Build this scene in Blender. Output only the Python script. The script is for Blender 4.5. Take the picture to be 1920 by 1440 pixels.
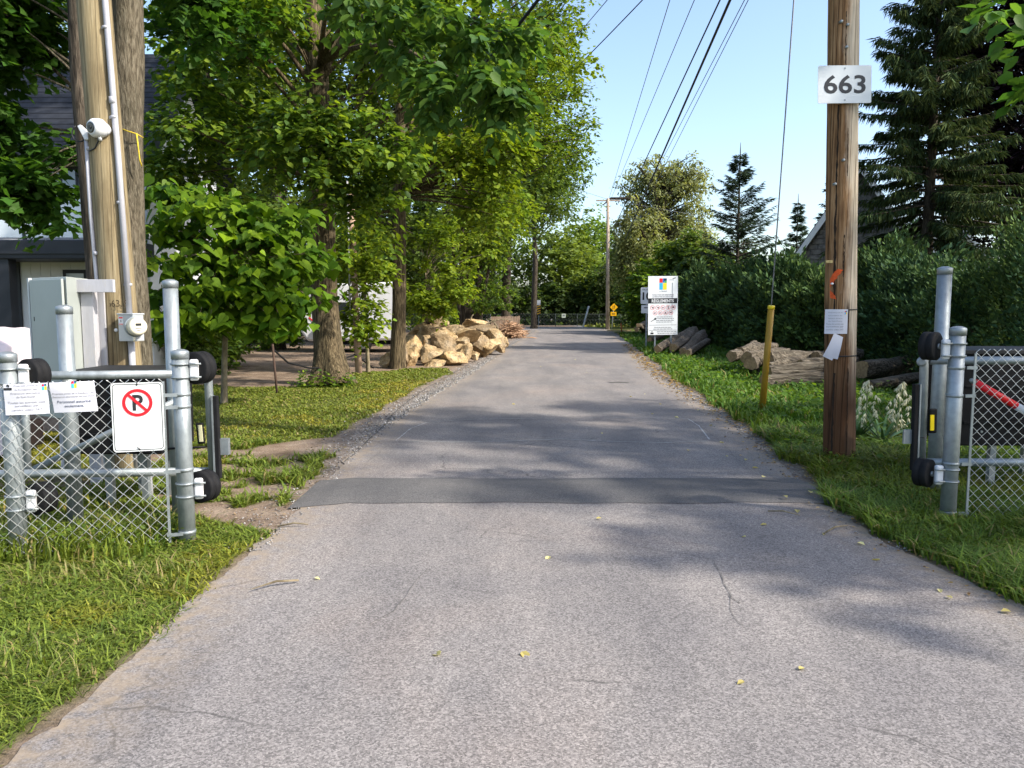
import bpy, bmesh, math, random
import numpy as np
from mathutils import Vector, Matrix
R = math.radians
rnd = random.Random(7)
rng = np.random.default_rng(11)
for o in list(bpy.data.objects): bpy.data.objects.remove(o)
sc = bpy.context.scene
COL = sc.collection

# ------------------------------------------------------------------ camera, sky, sun, exposure
CAM_H, F_PX, PITCH = 1.55, 1442.0, R(5.54)
cam_d = bpy.data.cameras.new('camera'); cam = bpy.data.objects.new('camera', cam_d); COL.objects.link(cam)
cam_d.sensor_width = 36.0; cam_d.lens = 36.0 * F_PX / 1920.0
cam_d.clip_start = 0.05; cam_d.clip_end = 2000
cam.location = (0, 0, CAM_H); cam.rotation_euler = (math.pi / 2 - PITCH, 0, 0)
sc.camera = cam
SUN_AZ, SUN_EL = R(112), R(40)
TO_SUN = Vector((math.sin(SUN_AZ) * math.cos(SUN_EL), math.cos(SUN_AZ) * math.cos(SUN_EL), math.sin(SUN_EL)))
w = bpy.data.worlds.new('World'); sc.world = w; w.use_nodes = True
nt = w.node_tree; nt.nodes.clear()
sky = nt.nodes.new('ShaderNodeTexSky'); sky.sky_type = 'NISHITA'; sky.sun_disc = False
sky.sun_elevation = SUN_EL; sky.sun_rotation = SUN_AZ
sky.air_density = 1.0; sky.dust_density = 2.2; sky.ozone_density = 1.7; sky.altitude = 50
bg = nt.nodes.new('ShaderNodeBackground'); bg.inputs[1].default_value = 0.15
wo = nt.nodes.new('ShaderNodeOutputWorld')
nt.links.new(sky.outputs[0], bg.inputs[0]); nt.links.new(bg.outputs[0], wo.inputs[0])
sl = bpy.data.lights.new('sun', 'SUN'); sl.energy = 3.35; sl.angle = R(1.4); sl.color = (1.0, 0.93, 0.82)
so = bpy.data.objects.new('sun', sl); COL.objects.link(so); so.location = TO_SUN * 60
so.rotation_euler = TO_SUN.to_track_quat('Z', 'Y').to_euler()
sc.view_settings.view_transform = 'Standard'; sc.view_settings.look = 'None'
sc.view_settings.gamma = 1.0; sc.view_settings.exposure = 1.2; sc.view_settings.use_curve_mapping = False
sc.render.engine = 'CYCLES'
sc.cycles.max_bounces = 7; sc.cycles.diffuse_bounces = 4; sc.cycles.glossy_bounces = 3
sc.cycles.transmission_bounces = 4; sc.cycles.transparent_max_bounces = 8
sc.cycles.use_denoising = True
sc.cycles.sample_clamp_indirect = 6.0

# ------------------------------------------------------------------ helpers
def at(u, v, Y):
    """the point of the place seen at photo pixel u,v when it stands Y metres down the road"""
    x = (u - 960) / F_PX; y = -(v - 720) / F_PX
    d = Vector((x, math.cos(PITCH) + y * math.sin(PITCH), -math.sin(PITCH) + y * math.cos(PITCH)))
    return Vector((0, 0, CAM_H)) + d * (Y / d.y)
def gr(u, v, z=0.0):
    x = (u - 960) / F_PX; y = -(v - 720) / F_PX
    d = Vector((x, math.cos(PITCH) + y * math.sin(PITCH), -math.sin(PITCH) + y * math.cos(PITCH)))
    return Vector((0, 0, CAM_H)) + d * ((z - CAM_H) / d.z)
def tag(o, label=None, cat=None, group=None, kind=None):
    if label: o['label'] = label
    if cat: o['category'] = cat
    if group: o['group'] = group
    if kind: o['kind'] = kind
    return o
def thing(name, label, cat, loc=(0, 0, 0), group=None):
    o = bpy.data.objects.new(name, None); COL.objects.link(o); o.location = loc; o.empty_display_size = 0.1
    return tag(o, label, cat, group)
def world_loc(o):
    l = Vector((0, 0, 0))
    while o is not None: l = l + o.location; o = o.parent
    return l
def link(name, me, mat, parent=None, origin=None):
    """a mesh given in world coordinates, stored relative to its parent"""
    if mat is not None:
        me.materials.clear(); me.materials.append(mat)
    o = bpy.data.objects.new(name, me); COL.objects.link(o)
    if parent is not None:
        o.parent = parent; me.transform(Matrix.Translation(-world_loc(parent)))
    elif origin is not None:
        me.transform(Matrix.Translation(-Vector(origin))); o.location = origin
    return o
def frame_of(d):
    d = Vector(d).normalized()
    a = Vector((0, 0, 1)) if abs(d.z) < 0.9 else Vector((1, 0, 0))
    s = d.cross(a).normalized(); return s, s.cross(d).normalized()
class MB:
    def __init__(s): s.v = []; s.f = []; s.sm = []
    def add(s, vs, fs, smooth=False):
        n = len(s.v); s.v += [tuple(p) for p in vs]
        for f in fs: s.f.append(tuple(i + n for i in f)); s.sm.append(smooth)
        return s
    def box(s, lo, hi, M=None):
        (x0, y0, z0), (x1, y1, z1) = lo, hi
        vs = [Vector(p) for p in ((x0,y0,z0),(x1,y0,z0),(x1,y1,z0),(x0,y1,z0),(x0,y0,z1),(x1,y0,z1),(x1,y1,z1),(x0,y1,z1))]
        if M is not None: vs = [M @ p for p in vs]
        return s.add(vs, [(0,3,2,1),(4,5,6,7),(0,1,5,4),(1,2,6,5),(2,3,7,6),(3,0,4,7)])
    def bar(s, a, b, wx, wz, up=(0, 0, 1)):
        a, b = Vector(a), Vector(b); d = (b - a).normalized(); u = Vector(up)
        sd = d.cross(u).normalized(); u2 = sd.cross(d).normalized()
        vs = []
        for p in (a, b):
            for i, j in ((-1,-1),(1,-1),(1,1),(-1,1)): vs.append(p + sd * wx * i / 2 + u2 * wz * j / 2)
        return s.add(vs, [(0,1,2,3),(7,6,5,4),(0,4,5,1),(1,5,6,2),(2,6,7,3),(3,7,4,0)])
    def tube(s, pts, rad, n=10, cap=True, smooth=True, lump=0.0, phase=0.0):
        pts = [Vector(p) for p in pts]
        if not hasattr(rad, '__len__'): rad = [rad] * len(pts)
        vs = []; fs = []
        sd, up = frame_of(pts[1] - pts[0])
        for i, p in enumerate(pts):
            t = (pts[min(i + 1, len(pts) - 1)] - pts[max(i - 1, 0)]).normalized()
            sd = (sd - t * sd.dot(t)).normalized(); up = sd.cross(t).normalized()
            for k in range(n):
                a = 2 * math.pi * k / n + phase
                r = rad[i] * (1 + lump * (rnd.random() - 0.5))
                vs.append(p + (sd * math.cos(a) + up * math.sin(a)) * r)
        for i in range(len(pts) - 1):
            for k in range(n):
                k2 = (k + 1) % n
                fs.append((i*n+k, i*n+k2, (i+1)*n+k2, (i+1)*n+k))
        s.add(vs, fs, smooth)
        if cap:
            m = len(s.v) - len(vs)
            s.f.append(tuple(m + k for k in reversed(range(n)))); s.sm.append(False)
            s.f.append(tuple(m + (len(pts)-1)*n + k for k in range(n))); s.sm.append(False)
        return s
    def lathe(s, base, axis, prof, n=20, smooth=True):
        """prof: list of (distance along axis, radius)"""
        base = Vector(base); ax = Vector(axis).normalized(); sd, up = frame_of(ax)
        vs = []; fs = []
        for t, r in prof:
            for k in range(n):
                a = 2 * math.pi * k / n
                vs.append(base + ax * t + (sd * math.cos(a) + up * math.sin(a)) * r)
        for i in range(len(prof) - 1):
            for k in range(n):
                k2 = (k + 1) % n
                fs.append((i*n+k, (i*n+k2), (i+1)*n+k2, (i+1)*n+k))
        s.add(vs, fs, smooth)
        m = len(s.v) - len(vs)
        s.f.append(tuple(m + k for k in reversed(range(n)))); s.sm.append(False)
        s.f.append(tuple(m + (len(prof)-1)*n + k for k in range(n))); s.sm.append(False)
        return s
    def prism(s, poly, vec):
        n = len(poly); vec = Vector(vec); a = [Vector(p) for p in poly]; b = [p + vec for p in a]
        return s.add(a + b, [tuple(reversed(range(n))), tuple(range(n, 2*n))] + [(i, (i+1) % n, n + (i+1) % n, n + i) for i in range(n)])
    def mesh(s, name):
        me = bpy.data.meshes.new(name); me.from_pydata(s.v, [], s.f)
        me.polygons.foreach_set('use_smooth', s.sm); me.update(); return me
    def build(s, name, mat, parent=None, origin=None, bevel=0.0, fix=True):
        me = s.mesh(name)
        if fix or bevel:
            bm = bmesh.new(); bm.from_mesh(me)
            bmesh.ops.recalc_face_normals(bm, faces=bm.faces)
            if bevel: bmesh.ops.bevel(bm, geom=[e for e in bm.edges if e.is_manifold and e.calc_face_angle(0) > 0.6], offset=bevel, segments=2, affect='EDGES', profile=0.5)
            bm.to_mesh(me); bm.free()
        return link(name, me, mat, parent, origin)
def np_mesh(name, V, faces, col=None, smooth=False):
    """V (n,3); faces (m,k) all of one size"""
    me = bpy.data.meshes.new(name); k = faces.shape[1]
    me.vertices.add(len(V)); me.vertices.foreach_set('co', np.ascontiguousarray(V, dtype=np.float32).ravel())
    me.loops.add(faces.size); me.loops.foreach_set('vertex_index', np.ascontiguousarray(faces, dtype=np.int32).ravel())
    me.polygons.add(len(faces)); me.polygons.foreach_set('loop_start', np.arange(0, faces.size, k, dtype=np.int32))
    if smooth: me.polygons.foreach_set('use_smooth', np.ones(len(faces), dtype=bool))
    me.update(calc_edges=True)
    if col is not None:
        a = me.color_attributes.new('col', 'FLOAT_COLOR', 'POINT')
        c = np.ones((len(V), 4), dtype=np.float32); c[:, :3] = col; a.data.foreach_set('color', c.ravel())
    return me

# ------------------------------------------------------------------ materials
def nodes(name):
    m = bpy.data.materials.new(name); m.use_nodes = True; t = m.node_tree; t.nodes.clear()
    out = t.nodes.new('ShaderNodeOutputMaterial'); return m, t, out
def N(t, kind, **kw):
    n = t.nodes.new(kind)
    for k, v in kw.items():
        if k.startswith('i_'): n.inputs[k[2:].replace('_', ' ')].default_value = v
        else: setattr(n, k, v)
    return n
def ramp(t, src, stops):
    r = t.nodes.new('ShaderNodeValToRGB'); e = r.color_ramp.elements
    while len(e) < len(stops): e.new(0.5)
    for el, (p, c) in zip(e, stops): el.position = p; el.color = (*c, 1)
    t.links.new(src, r.inputs[0]); return r.outputs[0]
def coords(t, scale=(1, 1, 1), which='Object'):
    c = t.nodes.new('ShaderNodeTexCoord'); mp = t.nodes.new('ShaderNodeMapping'); mp.inputs['Scale'].default_value = scale
    t.links.new(c.outputs[which], mp.inputs['Vector']); return mp.outputs[0]
def noise(t, vec, scale, detail=4, rough=0.55, dist=0.0):
    n = N(t, 'ShaderNodeTexNoise', i_Scale=scale, i_Detail=detail, i_Roughness=rough, i_Distortion=dist)
    t.links.new(vec, n.inputs['Vector']); return n.outputs['Fac']
def mixc(t, fac, a, b, mode='MIX'):
    m = t.nodes.new('ShaderNodeMix'); m.data_type = 'RGBA'; m.blend_type = mode
    for s, val in ((m.inputs[0], fac), (m.inputs[6], a), (m.inputs[7], b)):
        if isinstance(val, (int, float)): s.default_value = val
        elif isinstance(val, tuple): s.default_value = (*val, 1)
        else: t.links.new(val, s)
    return m.outputs[2]
def principled(t, out, color, rough=0.6, metal=0.0, spec=0.4, bump=None, bstr=0.3, bdist=0.01):
    p = t.nodes.new('ShaderNodeBsdfPrincipled'); p.inputs['Metallic'].default_value = metal
    p.inputs['Specular IOR Level'].default_value = spec
    if isinstance(color, tuple): p.inputs['Base Color'].default_value = (*color, 1)
    else: t.links.new(color, p.inputs['Base Color'])
    if isinstance(rough, (int, float)): p.inputs['Roughness'].default_value = rough
    else: t.links.new(rough, p.inputs['Roughness'])
    if bump is not None:
        b = N(t, 'ShaderNodeBump', i_Strength=bstr, i_Distance=bdist); t.links.new(bump, b.inputs['Height'])
        t.links.new(b.outputs[0], p.inputs['Normal'])
    t.links.new(p.outputs[0], out.inputs[0]); return p
MATS = {}
def plain(name, c, rough=0.5, metal=0.0, var=0.12, scale=6, bstr=0.08, spec=0.4, stretch=(1, 1, 1), dirt=None):
    """paint, plastic or metal with a faint uneven tone and a little relief"""
    if name in MATS: return MATS[name]
    m, t, out = nodes(name); vec = coords(t, stretch)
    n = noise(t, vec, scale, 5, 0.6)
    lo = tuple(x * (1 - var) for x in c); hi = tuple(min(1, x * (1 + var)) for x in c)
    colr = ramp(t, n, [(0.3, lo), (0.7, hi)])
    if dirt:
        n3 = noise(t, vec, scale * 3.1, 6, 0.7)
        f = ramp(t, n3, [(0.55, (0, 0, 0)), (0.72, (1, 1, 1))]); colr = mixc(t, f, colr, dirt)
    n2 = noise(t, vec, scale * 9, 3)
    principled(t, out, colr, rough, metal, spec, n2, bstr, 0.004)
    MATS[name] = m; return m
def bark(name, c0, c1, c2, sx=22, sz=3.0, bs=0.9, bd=0.03, along_x=False):
    m, t, out = nodes(name); vec = coords(t, (sz / sx, 1, 1) if along_x else (1, 1, sz / sx))
    f = noise(t, vec, sx, 6, 0.62, 0.5); g = noise(t, vec, sx * 0.14, 3)
    base = ramp(t, f, [(0.34, c0), (0.5, c1), (0.68, c2)])
    tone = ramp(t, g, [(0.3, (0.72, 0.74, 0.7)), (0.7, (1.15, 1.12, 1.08))])
    principled(t, out, mixc(t, 1.0, base, tone, 'MULTIPLY'), 0.9, 0, 0.2, f, bs, bd); MATS[name] = m; return m
def leafmat(name, trans=0.42, rough=0.45, spec=0.35, tint=(1.25, 1.2, 0.55)):
    m, t, out = nodes(name)
    a = N(t, 'ShaderNodeAttribute', attribute_name='col')
    p = t.nodes.new('ShaderNodeBsdfPrincipled'); p.inputs['Roughness'].default_value = rough
    p.inputs['Specular IOR Level'].default_value = spec
    t.links.new(a.outputs['Color'], p.inputs['Base Color'])
    tr = t.nodes.new('ShaderNodeBsdfTranslucent'); t.links.new(mixc(t, 1.0, a.outputs['Color'], tint, 'MULTIPLY'), tr.inputs[0])
    mx = t.nodes.new('ShaderNodeMixShader'); mx.inputs[0].default_value = trans
    t.links.new(p.outputs[0], mx.inputs[1]); t.links.new(tr.outputs[0], mx.inputs[2]); t.links.new(mx.outputs[0], out.inputs[0])
    MATS[name] = m; return m
LEAF = leafmat('leaf', 0.48, 0.55, 0.25); NEEDLE = leafmat('needle', 0.15, 0.7, 0.06, (1.1, 1.1, 0.8)); GRASS = leafmat('grass_blade', 0.35, 0.55, 0.25)
def leaf_random(name, c0, c1):
    m, t, out = nodes(name); oi = t.nodes.new('ShaderNodeObjectInfo')
    col = ramp(t, oi.outputs['Random'], [(0.0, c0), (0.9, c1), (1.0, tuple(min(1, x * 1.5) for x in c1))])
    p = t.nodes.new('ShaderNodeBsdfPrincipled'); p.inputs['Roughness'].default_value = 0.55; p.inputs['Specular IOR Level'].default_value = 0.2
    t.links.new(col, p.inputs['Base Color'])
    tr = t.nodes.new('ShaderNodeBsdfTranslucent'); t.links.new(mixc(t, 1.0, col, (1.25, 1.2, 0.55), 'MULTIPLY'), tr.inputs[0])
    mx = t.nodes.new('ShaderNodeMixShader'); mx.inputs[0].default_value = 0.42
    t.links.new(p.outputs[0], mx.inputs[1]); t.links.new(tr.outputs[0], mx.inputs[2]); t.links.new(mx.outputs[0], out.inputs[0]); return m

GALV = plain('galvanised_steel', (0.27, 0.30, 0.31), 0.48, 0.5, 0.28, 14, 0.1, 0.4, (1, 1, 0.4), (0.20, 0.225, 0.235))
GALV_OLD = plain('dull_galvanised_steel', (0.30, 0.33, 0.345), 0.5, 0.65, 0.2, 12, 0.12)
WIRE = plain('zinc_wire', (0.62, 0.64, 0.65), 0.4, 0.7, 0.1, 20)
BLACKP = plain('black_plastic', (0.010, 0.010, 0.011), 0.55, 0, 0.25, 9, 0.1, 0.12)
RUBBER = plain('black_rubber', (0.013, 0.013, 0.014), 0.7, 0, 0.25, 16, 0.15, 0.12)
WHITEP = plain('white_paint', (0.62, 0.63, 0.64), 0.45, 0, 0.05, 5, 0.03)
WHITEW = plain('worn_white_wood', (0.40, 0.40, 0.425), 0.75, 0, 0.14, 10, 0.25, 0.2, (1, 1, 0.2), (0.42, 0.40, 0.37))
REFL = plain('reflective_white_sheet', (0.64, 0.665, 0.67), 0.3, 0, 0.04, 3, 0.02, 0.5)
PAPER = plain('laminated_paper', (0.56, 0.565, 0.63), 0.3, 0, 0.04, 12, 0.12, 0.5)
INK = plain('black_ink', (0.018, 0.018, 0.02), 0.4, 0, 0.1, 8)
INKG = plain('grey_ink', (0.16, 0.16, 0.19), 0.5, 0, 0.1, 8)
RED = plain('red_print', (0.72, 0.012, 0.022), 0.35, 0, 0.06, 8)
BLUE = plain('blue_print', (0.02, 0.16, 0.52), 0.4, 0, 0.06, 8)
NAVY = plain('navy_print', (0.012, 0.03, 0.09), 0.4, 0, 0.06, 8)
CYAN = plain('sky_blue_print', (0.03, 0.42, 0.75), 0.4, 0, 0.06, 8)
GREEN = plain('green_print', (0.05, 0.36, 0.09), 0.4, 0, 0.06, 8)
YELL = plain('yellow_print', (0.82, 0.60, 0.02), 0.4, 0, 0.06, 8)
AMBER = plain('amber_sheet', (0.80, 0.42, 0.01), 0.35, 0, 0.06, 8)
CABG = plain('grey_green_enamel', (0.34, 0.37, 0.345), 0.42, 0.05, 0.06, 3, 0.03)
METERG = plain('meter_box_grey', (0.42, 0.44, 0.45), 0.45, 0.1, 0.06, 5)
CREAM = plain('cream_plastic', (0.66, 0.62, 0.48), 0.3, 0, 0.05, 6)
PVC = plain('white_pvc', (0.38, 0.38, 0.41), 0.4, 0, 0.07, 9)
CABLE = plain('black_cable', (0.012, 0.012, 0.014), 0.5, 0, 0.2, 9)
STEELC = plain('grey_strand', (0.20, 0.21, 0.23), 0.5, 0.5, 0.1, 9)
YPIPE = plain('ochre_plastic_pipe', (0.34, 0.195, 0.014), 0.5, 0, 0.2, 7, 0.1, 0.4, (1, 1, 0.3), (0.26, 0.15, 0.02))
ORANGE = plain('orange_spray', (0.75, 0.10, 0.015), 0.7, 0, 0.2, 30)
TWINE = plain('yellow_rope', (0.62, 0.45, 0.03), 0.7, 0, 0.2, 30)
def poleWood(name, c0, c1, c2, stain=None, cracks=True, grey_side=None):
    m, t, out = nodes(name); vec = coords(t, (1, 1, 0.045))
    f = noise(t, vec, 46, 6, 0.6, 0.3); vec2 = coords(t, (1, 1, 0.35)); g = noise(t, vec2, 3.4, 5, 0.65)
    base = ramp(t, f, [(0.3, c0), (0.52, c1), (0.72, c2)])
    tone = ramp(t, g, [(0.32, (0.62, 0.58, 0.55)), (0.5, (1, 1, 1)), (0.7, (1.2, 1.2, 1.18))])
    col = mixc(t, 1.0, base, tone, 'MULTIPLY')
    if grey_side:  # mixes to a paler grey-beige towards the right side of the shaft
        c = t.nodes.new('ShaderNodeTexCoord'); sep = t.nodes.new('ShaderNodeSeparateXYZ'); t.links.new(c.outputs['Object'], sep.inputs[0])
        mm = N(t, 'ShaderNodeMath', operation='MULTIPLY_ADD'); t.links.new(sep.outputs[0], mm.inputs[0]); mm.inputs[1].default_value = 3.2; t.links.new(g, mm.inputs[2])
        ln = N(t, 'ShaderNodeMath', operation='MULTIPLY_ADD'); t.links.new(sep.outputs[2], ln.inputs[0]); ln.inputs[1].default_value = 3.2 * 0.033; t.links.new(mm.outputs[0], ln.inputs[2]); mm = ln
        col = mixc(t, ramp(t, mm.outputs[0], [(0.40, (0, 0, 0)), (0.68, (0.9, 0.9, 0.9))]), col, mixc(t, 0.7, grey_side, ramp(t, f, [(0.3, (0.55, 0.55, 0.55)), (0.7, (1.3, 1.3, 1.3))]), 'MULTIPLY'))
    if stain:
        c = t.nodes.new('ShaderNodeTexCoord'); sep = t.nodes.new('ShaderNodeSeparateXYZ'); t.links.new(c.outputs['Object'], sep.inputs[0])
        mm = N(t, 'ShaderNodeMath', operation='MULTIPLY_ADD'); t.links.new(g, mm.inputs[0]); mm.inputs[1].default_value = -0.9; t.links.new(sep.outputs[2], mm.inputs[2])
        st = ramp(t, mm.outputs[0], [(0.25, (0.9, 0.9, 0.9)), (0.95, (0, 0, 0))])
        col = mixc(t, st, col, stain)
    if cracks:
        vec3 = coords(t, (1, 1, 0.02)); v = N(t, 'ShaderNodeTexVoronoi', feature='DISTANCE_TO_EDGE', i_Scale=11.0); t.links.new(vec3, v.inputs['Vector'])
        cr = ramp(t, v.outputs['Distance'], [(0.0, (1, 1, 1)), (0.035, (0, 0, 0))]); col = mixc(t, cr, col, tuple(x * 0.35 for x in c0))
    principled(t, out, col, 0.85, 0, 0.2, f, 0.5, 0.012); MATS[name] = m; return m
POLE_NEW = poleWood('treated_pine', (0.165, 0.125, 0.068), (0.245, 0.195, 0.112), (0.32, 0.265, 0.165))
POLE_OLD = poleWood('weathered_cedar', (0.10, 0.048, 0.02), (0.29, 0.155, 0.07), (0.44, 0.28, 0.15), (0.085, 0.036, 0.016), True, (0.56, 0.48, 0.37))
POLE_FAR = poleWood('grey_pole_wood', (0.26, 0.20, 0.15), (0.38, 0.31, 0.25), (0.48, 0.42, 0.36), None, False)
BARK_G = bark('furrowed_grey_bark', (0.045, 0.038, 0.026), (0.125, 0.105, 0.075), (0.21, 0.185, 0.14), 46, 9, 1.0, 0.03)
BARK_L = bark('ridged_brown_bark', (0.022, 0.017, 0.010), (0.10, 0.076, 0.044), (0.23, 0.18, 0.11), 34, 3.2, 1.0, 0.05)
BARK_D = bark('dark_bark', (0.02, 0.016, 0.012), (0.065, 0.052, 0.04), (0.13, 0.105, 0.08), 26, 4)
BARK_S = bark('smooth_sapling_bark', (0.10, 0.08, 0.05), (0.22, 0.18, 0.12), (0.32, 0.27, 0.19), 14, 5, 0.3, 0.01)
LOGB = bark('dry_log_bark', (0.03, 0.024, 0.018), (0.12, 0.10, 0.078), (0.27, 0.235, 0.19), 26, 3.5, 1.0, 0.05, True)

# ------------------------------------------------------------------ ground zones
RL = [(-9,-1.9),(0,-1.85),(2.6,-1.72),(4.0,-1.70),(5.2,-1.66),(6.5,-1.66),(8.5,-1.72),(10.2,-1.66),(14,-1.42),(18.6,-1.0),(25,-0.55),(31.9,-0.1),(44.7,0.8),(53,1.6),(57.4,1.7),(58.6,0.9),(59.3,-3),(59.7,-12),(60,-30),(67,-30)]
RR = [(-9,3.4),(0,3.2),(3,2.75),(4.06,2.66),(5.14,2.46),(6.0,2.5),(6.98,2.62),(10.2,2.95),(14,3.15),(18.6,3.42),(25,4.05),(31.9,4.75),(44,5.9),(56,6.9),(62,7.4),(65,7.0),(67,6.2)]
def edge(tab, y): return np.interp(y, [p[0] for p in tab], [p[1] for p in tab])
def vnoise(x, y, s, seed=0):
    """cheap smooth noise, -1..1"""
    r = np.random.default_rng(seed); out = 0; amp = 1.0; tot = 0
    for k in range(4):
        for j in range(3):
            a = r.uniform(0, 6.283); f = s * (1.9 ** k) * r.uniform(0.7, 1.3); ph = r.uniform(0, 6.283)
            out = out + amp * np.sin(f * (x * math.cos(a) + y * math.sin(a)) + ph + 1.3 * np.sin(f * 0.6 * (x * math.sin(a) - y * math.cos(a)) + ph * 2))
        tot += amp * 1.7; amp *= 0.6
    return out / tot
def grass_mask(x, y):
    """1 where grass grows, 0 on bare soil"""
    n = vnoise(x, y, 2.2, 3); n2 = vnoise(x, y, 6.0, 5)
    el = edge(RL, y); er = edge(RR, y)
    sh = np.interp(y, [0, 5.2, 6.0, 8.3, 9.3, 11, 14, 18.5, 21], [-0.02, -0.04, 1.3, 1.5, 0.42, 0.42, 0.5, 0.45, 0.9])
    left = np.clip((el - sh - x + 0.10 * n + 0.05 * n2) / 0.08, 0, 1)
    tuft = ((n2 > 0.12) & (n > -0.35)).astype(float) * ((y > 5.8) & (y < 8.8) & (x < el - 0.15) & (x > -3.6))
    bare = ((y > 5.75 + 0.25 * n) & (y < 8.25 + 0.35 * n - 0.35 * (x + 2.5)) & (x > -4.0 + 0.3 * n))      # tyre-worn dirt beside the gate
    left = np.where(bare, tuft, left)
    yard = (y > 15.6 + 0.35 * n) & (x < -4.15 + 0.3 * n)                  # bare shaded yard
    yard2 = (y > 19.6 + 0.3 * n + 0.5 * (x + 3)) & (x < el + 0.2) & (y < 57)
    left = np.where(yard | yard2, 0.0, left)
    left = np.where((y < 7.6) & (x < -3.0) & (y > 5.2), np.where(n2 > -0.1, 1, 0.35), left)
    right = np.clip((x - er - np.interp(y, [0, 6, 12, 22, 40], [0.05, 0.10, 0.22, 0.4, 0.3]) + 0.10 * n + 0.06 * n2) / 0.08, 0, 1)
    right = np.where((y > 6.3) & (y < 9.4) & (x > 3.9) & (n2 < 0.0), right * 0.35, right)
    return np.where(x < (el + er) / 2, left, right)
def ground_z(x, y):
    d = np.minimum(np.abs(x - edge(RL, y)), np.abs(x - edge(RR, y)))
    inside = (x > edge(RL, y)) & (x < edge(RR, y))
    k = np.clip(d / 0.8, 0, 1) * np.where(inside, 0, 1)
    return 0.022 * k * vnoise(x, y, 1.7, 8) - 0.10 * np.clip((x - edge(RR, y) - 0.7) / 1.2, 0, 1) * np.clip((y - 9) / 4, 0, 1) * np.clip((48 - y) / 8, 0, 1)
xs = np.concatenate([np.linspace(-400, -30, 14)[:-1], np.linspace(-30, -7, 36)[:-1], np.linspace(-7, 8, 190)[:-1], np.linspace(8, 30, 40)[:-1], np.linspace(30, 400, 14)])
ys = np.concatenate([np.linspace(-300, -8, 12)[:-1], np.linspace(-8, 1.5, 24)[:-1], np.linspace(1.5, 22, 260)[:-1], np.linspace(22, 75, 160)[:-1], np.linspace(75, 700, 20)])
GX, GY = np.meshgrid(xs, ys); gm = grass_mask(GX, GY)
gd = np.clip(1 - np.minimum(np.abs(GX - edge(RL, GY)), np.abs(GX - edge(RR, GY))) / 0.75, 0, 1) * (1 - gm) * np.clip((GY - 5.0) / 5.0, 0.15, 1)   # gravel towards the asphalt
V = np.stack([GX.ravel(), GY.ravel(), ground_z(GX, GY).ravel()], 1)
nx, ny = len(xs), len(ys); ii = np.arange(nx * ny).reshape(ny, nx)
Fq = np.stack([ii[:-1, :-1].ravel(), ii[:-1, 1:].ravel(), ii[1:, 1:].ravel(), ii[1:, :-1].ravel()], 1)
gc = np.stack([gm.ravel(), gd.ravel(), np.zeros(nx * ny)], 1)
me = np_mesh('ground', V, Fq, gc, True)
m, t, out = nodes('soil_and_turf'); vec = coords(t)
att = N(t, 'ShaderNodeAttribute', attribute_name='col'); sep = t.nodes.new('ShaderNodeSeparateColor'); t.links.new(att.outputs['Color'], sep.inputs[0])
n1 = noise(t, vec, 3.0, 8, 0.65); n2 = noise(t, vec, 60, 6, 0.7)
soil = ramp(t, n1, [(0.3, (0.13, 0.09, 0.06)), (0.5, (0.24, 0.175, 0.125)), (0.7, (0.33, 0.26, 0.195))])
soil = mixc(t, 0.75, soil, ramp(t, n2, [(0.35, (0.45, 0.45, 0.45)), (0.65, (1.35, 1.35, 1.35))]), 'MULTIPLY')
vo = N(t, 'ShaderNodeTexVoronoi', i_Scale=38.0); t.links.new(vec, vo.inputs['Vector'])
vs_ = t.nodes.new('ShaderNodeSeparateColor'); t.links.new(vo.outputs['Color'], vs_.inputs[0])
grav = ramp(t, vs_.outputs[0], [(0.0, (0.07, 0.068, 0.066)), (0.6, (0.20, 0.19, 0.185)), (1.0, (0.40, 0.385, 0.37))])
soil = mixc(t, sep.outputs[1], soil, grav)
turf = ramp(t, n2, [(0.3, (0.05, 0.055, 0.015)), (0.6, (0.10, 0.12, 0.025)), (0.75, (0.16, 0.15, 0.05))])
colr = mixc(t, sep.outputs[0], soil, turf)
principled(t, out, colr, 0.95, 0, 0.15, n2, 0.7, 0.03)
ground = link('ground', me, m); tag(ground, kind='structure')

# road: asphalt sheet with crumbling edges
def strip_mesh(name, ylist, lf, rf, z, ncol=10, crown=0.0):
    y = np.asarray(ylist); s = np.concatenate([[0, .02, .05, .1], np.linspace(.18, .82, ncol - 8), [.9, .95, .98, 1]]); L = lf(y); Rr = rf(y)
    X = L[:, None] * (1 - s) + Rr[:, None] * s; Y = np.repeat(y[:, None], ncol, 1)
    Z = z + crown * (1 - (2 * s - 1) ** 2)[None, :] + 0 * X
    ii = np.arange(X.size).reshape(X.shape)
    F = np.stack([ii[:-1, :-1].ravel(), ii[:-1, 1:].ravel(), ii[1:, 1:].ravel(), ii[1:, :-1].ravel()], 1)
    dust = np.interp(np.minimum(s, 1 - s), [0, .02, .05, .1], [1, .75, .35, 0]); dust = np.repeat(dust[None, :], len(y), 0).ravel()
    return np_mesh(name, np.stack([X.ravel(), Y.ravel(), Z.ravel()], 1), F, np.stack([dust, dust, dust], 1), True)
ry = np.concatenate([np.arange(-9, 2, 0.5), np.arange(2, 20, 0.06), np.arange(20, 57, 0.25), np.arange(57, 60, 0.06), np.arange(60, 67.1, 0.5)])
jag = lambda y, sd: 0.045 * vnoise(y, y * 0, 5.0, sd) + 0.03 * vnoise(y, y * 0, 19.0, sd + 1)
me = strip_mesh('road', ry, lambda y: edge(RL, y) + jag(y, 21), lambda y: edge(RR, y) + jag(y, 31), 0.010, 14)
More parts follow.
